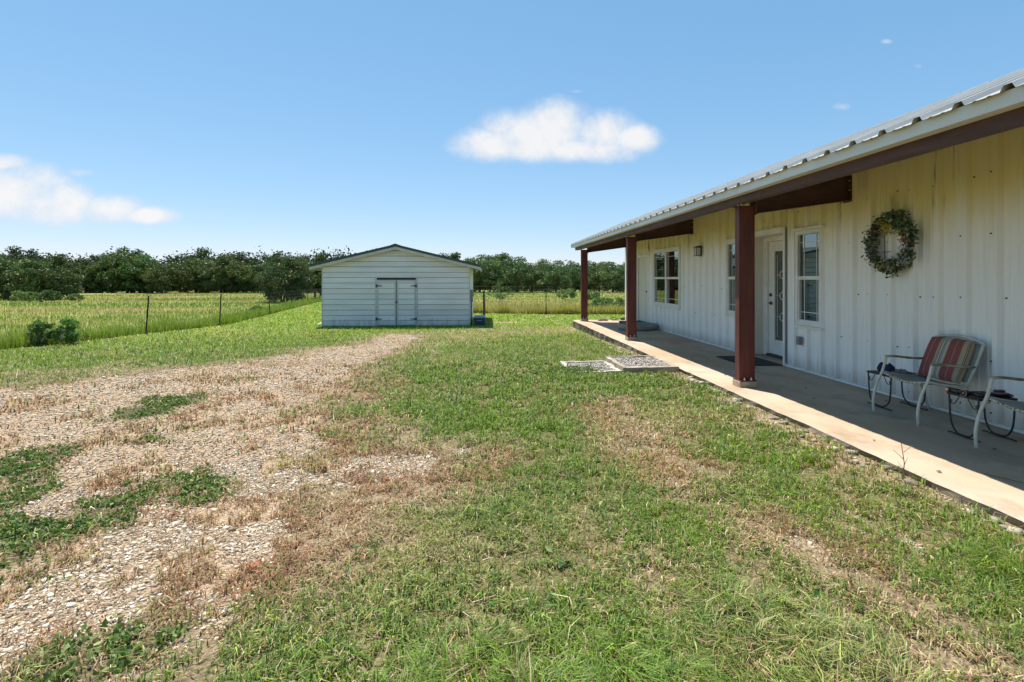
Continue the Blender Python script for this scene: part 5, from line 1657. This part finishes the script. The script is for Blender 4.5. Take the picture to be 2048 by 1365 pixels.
for px, t, s in ((45, 37, 1.0), (95, 37, 1.05), (150, 39, 0.7)):
    place_tree("shrub", 'shrub', *cam_xy(px, t), s, rt.uniform(0, 6), "pale green low shrub before the oaks at the far left", "low shrubs before the left oaks", "shrub")
for px, t, s in ((1185, 38, 1.0), (1135, 42, 1.1), (1205, 26.0, 0.75), (1232, 25.5, 0.8), (1180, 26.0, 0.5)):
    place_tree("shrub", 'shrub', *cam_xy(px, t), s, rt.uniform(0, 6), "low shrub in the tall grass between porch posts and trees", "low shrubs behind the porch", "shrub")


def woods():
    """the continuous wood behind the rows"""
    P, C, S = [], [], []
    for (p0, p1, t0, t1, h0, h1, n) in ((-260, 760, 100, 122, 6.9, 8.3, 120), (840, 1500, 125, 150, 5.0, 7.0, 60), (-260, 720, 80, 104, 1.6, 3.2, 120), (860, 1500, 84, 100, 1.0, 2.2, 34)):
        for k in range(n):
            px = rt.uniform(p0, p1); t = rt.uniform(t0, t1)
            x, y = cam_xy(px, t); z = zg1(x, y)
            h = rt.uniform(h0, h1); r = rt.uniform(2.6, 4.2)
            m = 520 if h0 > 4 else 260
            q = rng.normal(0, 1, (m, 3)); q /= np.linalg.norm(q, axis=1)[:, None]
            q *= (rng.random(m) ** 0.4)[:, None]
            lump = 1 + 0.25 * np.sin(4 * np.arctan2(q[:, 1], q[:, 0]) + k) * np.cos(3 * q[:, 2] + k)
            P.append(np.stack([x + q[:, 0] * r * lump, y + q[:, 1] * r * lump, z + h * 0.52 + q[:, 2] * h * 0.5 * lump], 1))
            C.append(np.array([0.042, 0.068, 0.026]) * rng.uniform(0.6, 1.35, (m, 1)) * rng.uniform(0.8, 1.2))
            S.append(rng.uniform(0.18, 0.36, m))
    o = leaves_obj("distant_woods", np.concatenate(P), np.concatenate(S), np.concatenate(C), None, M["leaf"], up=0.5, kind="stuff")
    tag(o, "continuous dark wood behind the rows of oaks", "woods")


woods()

# ---------------------------------------------------------------- grass, thatch, weeds and gravel


def blades(P, L, W, head, lean, col, tip, segs):
    n = len(P)
    d = np.stack([np.cos(head), np.sin(head), np.zeros(n)], 1)
    e = np.stack([-np.sin(head), np.cos(head), np.zeros(n)], 1)
    up = np.array([0, 0, 1.0])
    w = W[:, None]; l = L[:, None]; ln = lean[:, None]
    b0, b1 = P - e * w * 0.5, P + e * w * 0.5
    if segs == 2:
        mid = P + d * l * 0.40 * ln * 0.55 + up * l * 0.60 * (1 - 0.28 * ln)
        m0, m1 = mid - e * w * 0.42, mid + e * w * 0.42
        tp = P + d * l * ln + up * l * (1 - 0.72 * ln)
        V = np.stack([b0, b1, m0, m1, tp], 1).reshape(-1, 3)
        i = np.arange(n)[:, None] * 5
        F = np.concatenate([i + np.array([[0, 1, 3]]), i + np.array([[0, 3, 2]]), i + np.array([[2, 3, 4]])])
        C = np.stack([col * 0.9, col * 0.9, col, col, col * tip], 1).reshape(-1, 3)
    else:
        tp = P + d * l * ln + up * l * (1 - 0.6 * ln)
        V = np.stack([b0, b1, tp], 1).reshape(-1, 3)
        F = np.arange(n)[:, None] * 3 + np.array([[0, 1, 2]])
        C = np.stack([col * 0.9, col * 0.9, col * tip], 1).reshape(-1, 3)
    return V, F, C


def sector(n, r0, r1, log):
    t0, t1 = R(-60), R(58)
    a = rng.uniform(t0, t1, n) + 0.067
    u = rng.random(n)
    r = r0 * (r1 / r0) ** u if log else np.sqrt(r0 * r0 + u * (r1 * r1 - r0 * r0))
    return r * np.sin(a), r * np.cos(a), r


def clear_of_things(x, y):
    ok = ~((x > XE - 0.015) & (y < 16.78))
    for (x0, x1, y0, y1) in ((2.25, 3.15, 7.66, 8.80), (1.42, 2.25, 7.68, 8.68)):
        ok &= ~((x > x0 - 0.02) & (x < x1 + 0.02) & (y > y0 - 0.10) & (y < y1 + 0.02))
    # shed footprint
    ok &= ~((x > -5.40 + (y - 17.69) * 0.018) & (x < -0.32 + (y - 17.69) * 0.018) & (y > 17.69 - (x + 5.38) * 0.018 - 0.03) & (y < 21.9))
    return ok


GREENS = np.array([(0.166, 0.251, 0.036), (0.127, 0.221, 0.041), (0.221, 0.287, 0.055), (0.091, 0.172, 0.036), (0.283, 0.315, 0.091)])
DRYS = np.array([(0.455, 0.350, 0.205), (0.350, 0.255, 0.150), (0.560, 0.455, 0.290), (0.265, 0.170, 0.098), (0.400, 0.280, 0.160)])


def mown_grass():
    parts = {2: [], 1: []}
    rho = 15000.0
    for (n, r0, r1, log) in ((int(rho * 1.03 * 8.0), 1.0, 3.0, False), (int(rho * 9 * 2.05 * math.log(3.0)), 3.0, 9.0, True), (int(rho * 9 * 2.05 * 2.0), 9.0, 45.0, True)):
        x, y, r = sector(n, r0, r1, log)
        g, w, dry, cl, tall, yard = masks(x, y)
        keep = clear_of_things(x, y) & (yard > rng.random(n)) & (rng.random(n) > (0.95 - 0.45 * sstep(0.45, 0.60, fbm(x + 15, y - 6, 2.6, 4))) * g) & (rng.random(n) > 0.85 * w)
        keep &= ~((np.abs(x - 3.10) < 0.07 + 0.05 * fbm(y, x, 2.0, 2)) & (y < 16.8) & (rng.random(n) < 0.75))   # trodden strip at the slab
        clump = 0.55 * fbm(x, y, 4.5, 3) + 0.45 * fbm(x + 8, y + 5, 13.0, 2)
        keep &= rng.random(n) < 0.16 + 1.5 * sstep(0.38, 0.58, clump) + 0.6 * tall
        x, y, r, g, w, dry, cl, tall, clump = [q[keep] for q in (x, y, r, g, w, dry, cl, tall, clump)]
        n = len(x)
        patch = fbm(x - 21, y + 8, 1.1, 4)
        green_share = np.clip(0.84 - 0.70 * dry + 0.9 * (patch - 0.5) + 0.25 * cl - 0.35 * g + 0.06 * tall - 0.10 * sstep(5.0, 2.5, r) + 0.22 * sstep(4, 10, r) * (1 - dry), 0.06, 0.97)
        isg = rng.random(n) < green_share
        bi = np.clip((fbm(x + 3, y - 4, 0.9, 3) * 9 - 2.0 + rng.normal(0, 0.9, n)), 0, 4.99).astype(int)
        col = np.where(isg[:, None], GREENS[bi], DRYS[rng.integers(0, 5, n)])
        red = sstep(0.55, 0.7, fbm(x + 70, y, 1.6, 3))[:, None]
        col = np.where((~isg)[:, None], col * (1 - 0.28 * red * np.array([0.3, 0.8, 0.9])), col)
        col = np.where((~isg & (g > 0.25))[:, None], col * np.array([0.76, 0.69, 0.63]), col)   # brown dead weeds in the drive
        # yellow-green far lawn
        far = sstep(9, 20, r)[:, None]
        col = np.where(isg[:, None], col * (1 + far * np.array([0.42, 0.34, 0.05])), col)
        col = col * np.exp(rng.normal(-0.06, 0.30, (n, 1)))
        sc = np.maximum(1.0, r / 3.2)
        L = rng.uniform(0.028, 0.085, n) * (0.35 + 1.35 * clump) * np.where(isg, 1, 0.85) * (1 + 0.9 * tall + 0.45 * cl) * np.clip(sc, 1, 1.25)
        L = np.where(rng.random(n) < 0.012, L * 1.9, L)
        W = rng.uniform(0.0030, 0.0068, n) * sc * np.where(tall > 0.5, 0.8, 1.0) * np.where(r > 9, 0.9, 1)
        lean = np.where(isg, rng.uniform(0.25, 1.05, n), rng.uniform(0.55, 1.15, n))
        head = rng.uniform(0, 2 * np.pi, n) + 1.2 * (fbm(x, y, 2.5, 2) - 0.5)
        fan = tall > 0.5
        head = np.where(fan, 2.6 + 14 * (fbm(x, y, 4.5, 2) - 0.5) + rng.normal(0, 0.7, n), head)
        lean = np.where(fan, rng.uniform(0.5, 0.95, n), lean)
        P = np.stack([x, y, zg(x, y) - 0.004], 1)
        sg = 2 if r1 <= 9.0 else 1
        parts[sg].append(blades(P, L, W, head, np.minimum(lean, 1.2), col, 1.12, sg))
    V, F, C, o = [], [], [], 0
    for sg in (2, 1):
        for v, f, c in parts[sg]:
            V.append(v); F.append(f + o); C.append(c); o += len(v)
    ob = np_mesh("mown_grass", np.concatenate(V), np.concatenate(F), M["blade"], np.concatenate(C), kind="stuff")
    tag(ob, "patchy mown grass, green mixed with dry straw-coloured blades", "grass")


mown_grass()


def pasture_grass():
    V, F, C, o = [], [], [], 0

    def put(x, y, L, W, col, lean):
        nonlocal o
        n = len(x)
        v, f, c = blades(np.stack([x, y, zg(x, y) - 0.01], 1), L, W, rng.uniform(0, 2 * np.pi, n), lean, col, 1.1, 1)
        V.append(v); F.append(f + o); C.append(c); o += len(v)
    # open pasture, beyond the yard line
    n = 260000
    x, y, r = sector(n, 11, 80, True)
    yd = poly_dist(x, y, YARD)
    keep = (yd < 0.0) & clear_of_things(x, y)
    x, y, r, yd = x[keep], y[keep], r[keep], yd[keep]; n = len(x)
    left = x < -6
    depth = np.where(left, y - 0.10 * x, y)
    band = fbm(x * 0.06, depth * 0.42, 1.0, 3)
    tuft = fbm(x, y, 0.7, 3)
    pal = np.array([(0.125, 0.225, 0.028), (0.185, 0.275, 0.045), (0.275, 0.315, 0.072), (0.52, 0.42, 0.19), (0.46, 0.28, 0.16)])
    k = np.clip(band * 12.0 - 4.25 + 1.4 * (tuft - 0.5) + rng.normal(0, 0.55, n), 0, 4.99).astype(int)
    # straw seed heads fill the strip by the back fence; green by the left fence
    strip = (~left) & (y < 34)
    k = np.where(strip & (rng.random(n) < 0.55), 3, k)
    gl = left & (yd > -4.0)
    k = np.where(gl & (rng.random(n) < 0.7), rng.integers(0, 3, n), k)
    col = pal[k] * rng.uniform(0.7, 1.3, (n, 1))
    L = rng.uniform(0.09, 0.23, n) * (0.7 + 0.7 * tuft) * np.where(strip, 1.9, 1.0)
    put(x, y, L, rng.uniform(0.004, 0.008, n) * np.maximum(1, r / 6.5), col, rng.uniform(0.1, 0.6, n))
    # uncut margin along the left fence and under the back fence
    for pts, dens, h0, h1, spread, tone in ((EDGE, 1500, 0.22, 0.50, 0.32, 0), ([(-6.6, 24.9), (-0.5, 24.75), (3.2, 23.6), (6.9, 23.2), (16, 22.6)], 2300, 0.30, 0.72, 0.45, 1)):
        for a, b in zip(pts, pts[1:]):
            d = math.hypot(b[0] - a[0], b[1] - a[1]); m = int(d * dens * (0.55 if a[1] > 25 and tone == 0 else 1))
            t = rng.random(m); nx, ny = -(b[1] - a[1]) / d, (b[0] - a[0]) / d
            q = rng.normal(0, spread, m)
            q = np.abs(q)
            x = a[0] + (b[0] - a[0]) * t + nx * q; y = a[1] + (b[1] - a[1]) * t + ny * q
            x += rng.normal(0, 0.05, m)
            clump = fbm(x, y, 1.6, 3)
            kk = clump > rng.random(m) * 0.75
            x, y, clump = x[kk], y[kk], clump[kk]; m = len(x)
            pal2 = np.array([(0.159, 0.262, 0.041), (0.228, 0.324, 0.062), (0.324, 0.359, 0.097)]) if tone == 0 else np.array([(0.524, 0.428, 0.179), (0.414, 0.386, 0.124), (0.228, 0.283, 0.066)])
            col = pal2[rng.integers(0, 3, m)] * rng.uniform(0.7, 1.3, (m, 1))
            rr = np.hypot(x, y)
            put(x, y, rng.uniform(h0, h1, m) * (0.5 + 0.8 * clump), rng.uniform(0.004, 0.008, m) * np.maximum(1, rr / 7.5), col, rng.uniform(0.08, 0.5, m))
    ob = np_mesh("pasture_grass", np.concatenate(V), np.concatenate(F), M["blade"], np.concatenate(C), kind="stuff")
    tag(ob, "tall uncut pasture grass in green, straw and reddish bands", "grass")


pasture_grass()


def ground_weeds():
    n = 150000
    x = rng.uniform(-4.6, -1.0, n); y = rng.uniform(1.5, 7.0, n)
    g, w, dry, cl, tall, yard = masks(x, y)
    tuft = fbm(x, y, 9, 3)
    keep = (w > 0.10 + 0.85 * rng.random(n)) & (tuft > 0.34 + 0.24 * rng.random(n))
    stray = (rng.random(n) < 0.012) & (fbm(x + 4, y, 3.0, 3) > 0.56)
    keep |= stray
    x, y, tuft = x[keep], y[keep], tuft[keep]; n = len(x)
    P = np.stack([x, y, zg(x, y) + 0.004 + 0.050 * rng.random(n) * tuft], 1)
    pal = np.array([(0.130, 0.205, 0.050), (0.165, 0.245, 0.062), (0.090, 0.155, 0.040), (0.225, 0.262, 0.090)])
    col = pal[rng.integers(0, 4, n)] * rng.uniform(0.7, 1.3, (n, 1))
    o = leaves_obj("creeping_weeds", P, rng.uniform(0.008, 0.018, n), col, None, M["leaf"], aspect=0.65, up=0.2, kind="stuff")
    tag(o, "dark green creeping weeds in mats on the gravel drive", "weeds")
    # the bit of weed growing into the lower step
    m = 900
    x = 1.52 + rng.normal(0, 0.20, m); y = 7.72 + rng.normal(0, 0.10, m)
    P = np.stack([x, y, -0.06 + 0.09 * rng.random(m)], 1)
    o = leaves_obj("step_weeds", P, rng.uniform(0.010, 0.022, m), pal[rng.integers(0, 4, m)] * rng.uniform(0.7, 1.3, (m, 1)), None, M["leaf"], up=0.4, kind="stuff")
    tag(o, "clump of weeds growing over the corner of the lower step", "weeds")


ground_weeds()


def lawn_litter():
    # dead stems lying in the lawn
    n = 6000
    x, y, r = sector(n, 1.4, 11, False)
    g, w, dry, cl, tall, yard = masks(x, y)
    k = clear_of_things(x, y) & (yard > 0.5) & (rng.random(n) > 0.5 * w) & (fbm(x, y, 1.7, 3) > 0.38 + 0.2 * rng.random(n))
    x, y, r = x[k], y[k], r[k]; n = len(x)
    P = np.stack([x, y, zg(x, y) + rng.uniform(0.004, 0.03, n)], 1)
    a = rng.uniform(0, 2 * np.pi, n); l = rng.uniform(0.03, 0.11, n)[:, None]; wd = (rng.uniform(0.0014, 0.0028, n) * np.maximum(1, r / 4))[:, None]
    d = np.stack([np.cos(a), np.sin(a), rng.normal(0.08, 0.12, n)], 1); e = np.stack([-np.sin(a), np.cos(a), np.zeros(n)], 1)
    V = np.stack([P - e * wd, P + e * wd, P + d * l + e * wd * 0.5, P + d * l - e * wd * 0.5], 1).reshape(-1, 3)
    F = np.arange(n)[:, None] * 4 + np.array([[0, 1, 2, 3]])
    c = np.array([(0.56, 0.46, 0.30), (0.44, 0.33, 0.20), (0.62, 0.54, 0.40), (0.30, 0.20, 0.12)])[rng.integers(0, 4, n)] * rng.uniform(0.7, 1.2, (n, 1))
    tag(np_mesh("dead_stems", V, F, M["blade"], np.repeat(c, 4, 0), kind="stuff"), "dead straw stems lying loose in the lawn", "straw")
    # flat broad-leaf weeds
    m = 420
    cx, cy, r = sector(m, 1.5, 9.0, False)
    g, w, dry, cl, tall, yard = masks(cx, cy)
    k = clear_of_things(cx, cy) & (yard > 0.5) & (g < 0.5) & (fbm(cx + 50, cy, 0.8, 3) > 0.42)
    cx, cy = cx[k], cy[k]
    q = rng.integers(6, 15, len(cx)); sz = np.repeat(rng.uniform(0.5, 1.25, len(cx)), q)
    x = np.repeat(cx, q) + rng.normal(0, 0.035, q.sum()) * sz; y = np.repeat(cy, q) + rng.normal(0, 0.035, q.sum()) * sz
    P = np.stack([x, y, zg(x, y) + rng.uniform(0.012, 0.05, len(x))], 1)
    c = np.array([(0.115, 0.200, 0.055), (0.150, 0.235, 0.060), (0.085, 0.150, 0.045)])[rng.integers(0, 3, len(x))] * rng.uniform(0.7, 1.3, (len(x), 1))
    tag(leaves_obj("broadleaf_weeds", P, rng.uniform(0.012, 0.026, len(x)) * sz, c, None, M["leaf"], aspect=0.45, up=0.1, kind="stuff"), "flat broad-leaf weeds dotted through the lawn", "weeds")


lawn_litter()


def gravel():
    Vn = []
    for (n, r0, r1, s0, s1, rich) in ((17000, 1.5, 4.2, 0.0055, 0.0125, True), (95000, 1.5, 4.6, 0.0030, 0.0075, False), (80000, 4.2, 16.0, 0.006, 0.0145, False)):
        x, y, r = sector(n * 2, r0, r1, r1 > 5)
        g, w, dry, cl, tall, yard = masks(x, y)
        brown = fbm(x + 15, y - 6, 2.6, 4)
        keep = (g > 0.15 + 0.6 * rng.random(len(x))) & clear_of_things(x, y) & (rng.random(len(x)) > (0.95 - 0.35 * sstep(4.5, 8, r)) * sstep(0.45, 0.60, brown))
        x, y, r = x[keep], y[keep], r[keep]; n = len(x)
        size = s0 + (s1 - s0) * rng.random(n) ** 2.6
        size = np.where(rng.random(n) < 0.03, size * 1.6, size) * np.clip(r / 6, 1, 1.5)
        P = np.stack([x, y, zg(x, y) + size * 0.20], 1)
        tint = np.array([(0.616, 0.522, 0.391), (0.462, 0.358, 0.242), (0.726, 0.660, 0.550), (0.275, 0.204, 0.138), (0.528, 0.413, 0.292)])
        col = tint[rng.integers(0, 5, n)] * rng.uniform(0.75, 1.15, (n, 1))
        o = stones_np("drive_gravel", P, size, col, None, M["stone"], flat=0.55, jit=0.34, kind="stuff", rich=rich)
        tag(o, "larger pale limestone pieces strewn over the near drive" if rich else ("fine pale limestone chips covering the near drive" if r1 < 5 else "pale limestone gravel of the drive, farther part up to the shed"), "gravel")


gravel()


def rocks():
    """loose stones lying along the porch edge, and the odd bigger one in the drive"""
    rs = random.Random(4)
    for k in range(64):
        y = rs.uniform(2.6, 7.4) if k < 50 else rs.uniform(9, 15.5)
        x = XE - rs.uniform(0.03, 0.20)
        s = rs.uniform(0.016, 0.040)
        o = stones_np("edge_stone", np.array([[x, y, zg1(x, y) + s * 0.25]]), np.array([s]), np.array([[0.44, 0.38, 0.30]]) * rs.uniform(0.6, 1.15), None, M["stone"], flat=0.6, rich=True)
        tag(o, "loose pale stone lying in the dirt along the porch slab edge", "stone", "loose stones along the slab edge")
    x, y = -1.13, 2.62
    o = stones_np("red_stone", np.array([[x, y, zg1(x, y) + 0.012]]), np.array([0.03]), np.array([[0.42, 0.13, 0.07]]), None, M["stone"], flat=0.45, rich=True)
    tag(o, "single orange-red stone lying on the pale gravel", "stone")
    # a dry seedling stalk standing against the slab edge
    x, y = 3.10, 3.46
    z = zg1(x, y)
    t = MB().tube([(x, y, z), (x + 0.01, y, z + 0.12), (x - 0.005, y + 0.01, z + 0.27)], [0.004, 0.002], 5)
    for (h, dx, dy) in ((0.10, 0.06, 0.02), (0.15, -0.05, 0.03), (0.20, 0.06, -0.02), (0.08, -0.06, -0.02)):
        t.tube([(x + 0.005, y, z + h), (x + dx, y + dy, z + h + 0.06)], [0.0025, 0.001], 4)
    tag(t.build("dry_stalk", M["twig"]), "dry bare seedling stalk standing at the slab edge", "plant")
    # twig and dead leaves on the slab
    tag(MB().tube([(3.62, 3.35, 0.008), (3.70, 3.22, 0.010), (3.78, 3.12, 0.008)], 0.003, 5).build("fallen_twig", M["twig"]), "thin fallen twig on the sunlit slab", "twig")
    for k in range(16):
        x, y = rs.uniform(3.3, 4.8), rs.uniform(3.3, 9.0)
        s = rs.uniform(0.012, 0.024)
        a = rs.uniform(0, 6)
        V = [(x + s * math.cos(a), y + s * math.sin(a), 0.006), (x - 0.5 * s * math.sin(a), y + 0.5 * s * math.cos(a), 0.016), (x - s * math.cos(a), y - s * math.sin(a), 0.005), (x + 0.5 * s * math.sin(a), y - 0.5 * s * math.cos(a), 0.013)]
        o = MB().add(V, [(0, 1, 2), (0, 2, 3)]).build("dead_leaf", M["twig"])
        tag(o, "curled brown dead leaf lying on the porch slab", "leaf", "dead leaves on the slab")


rocks()
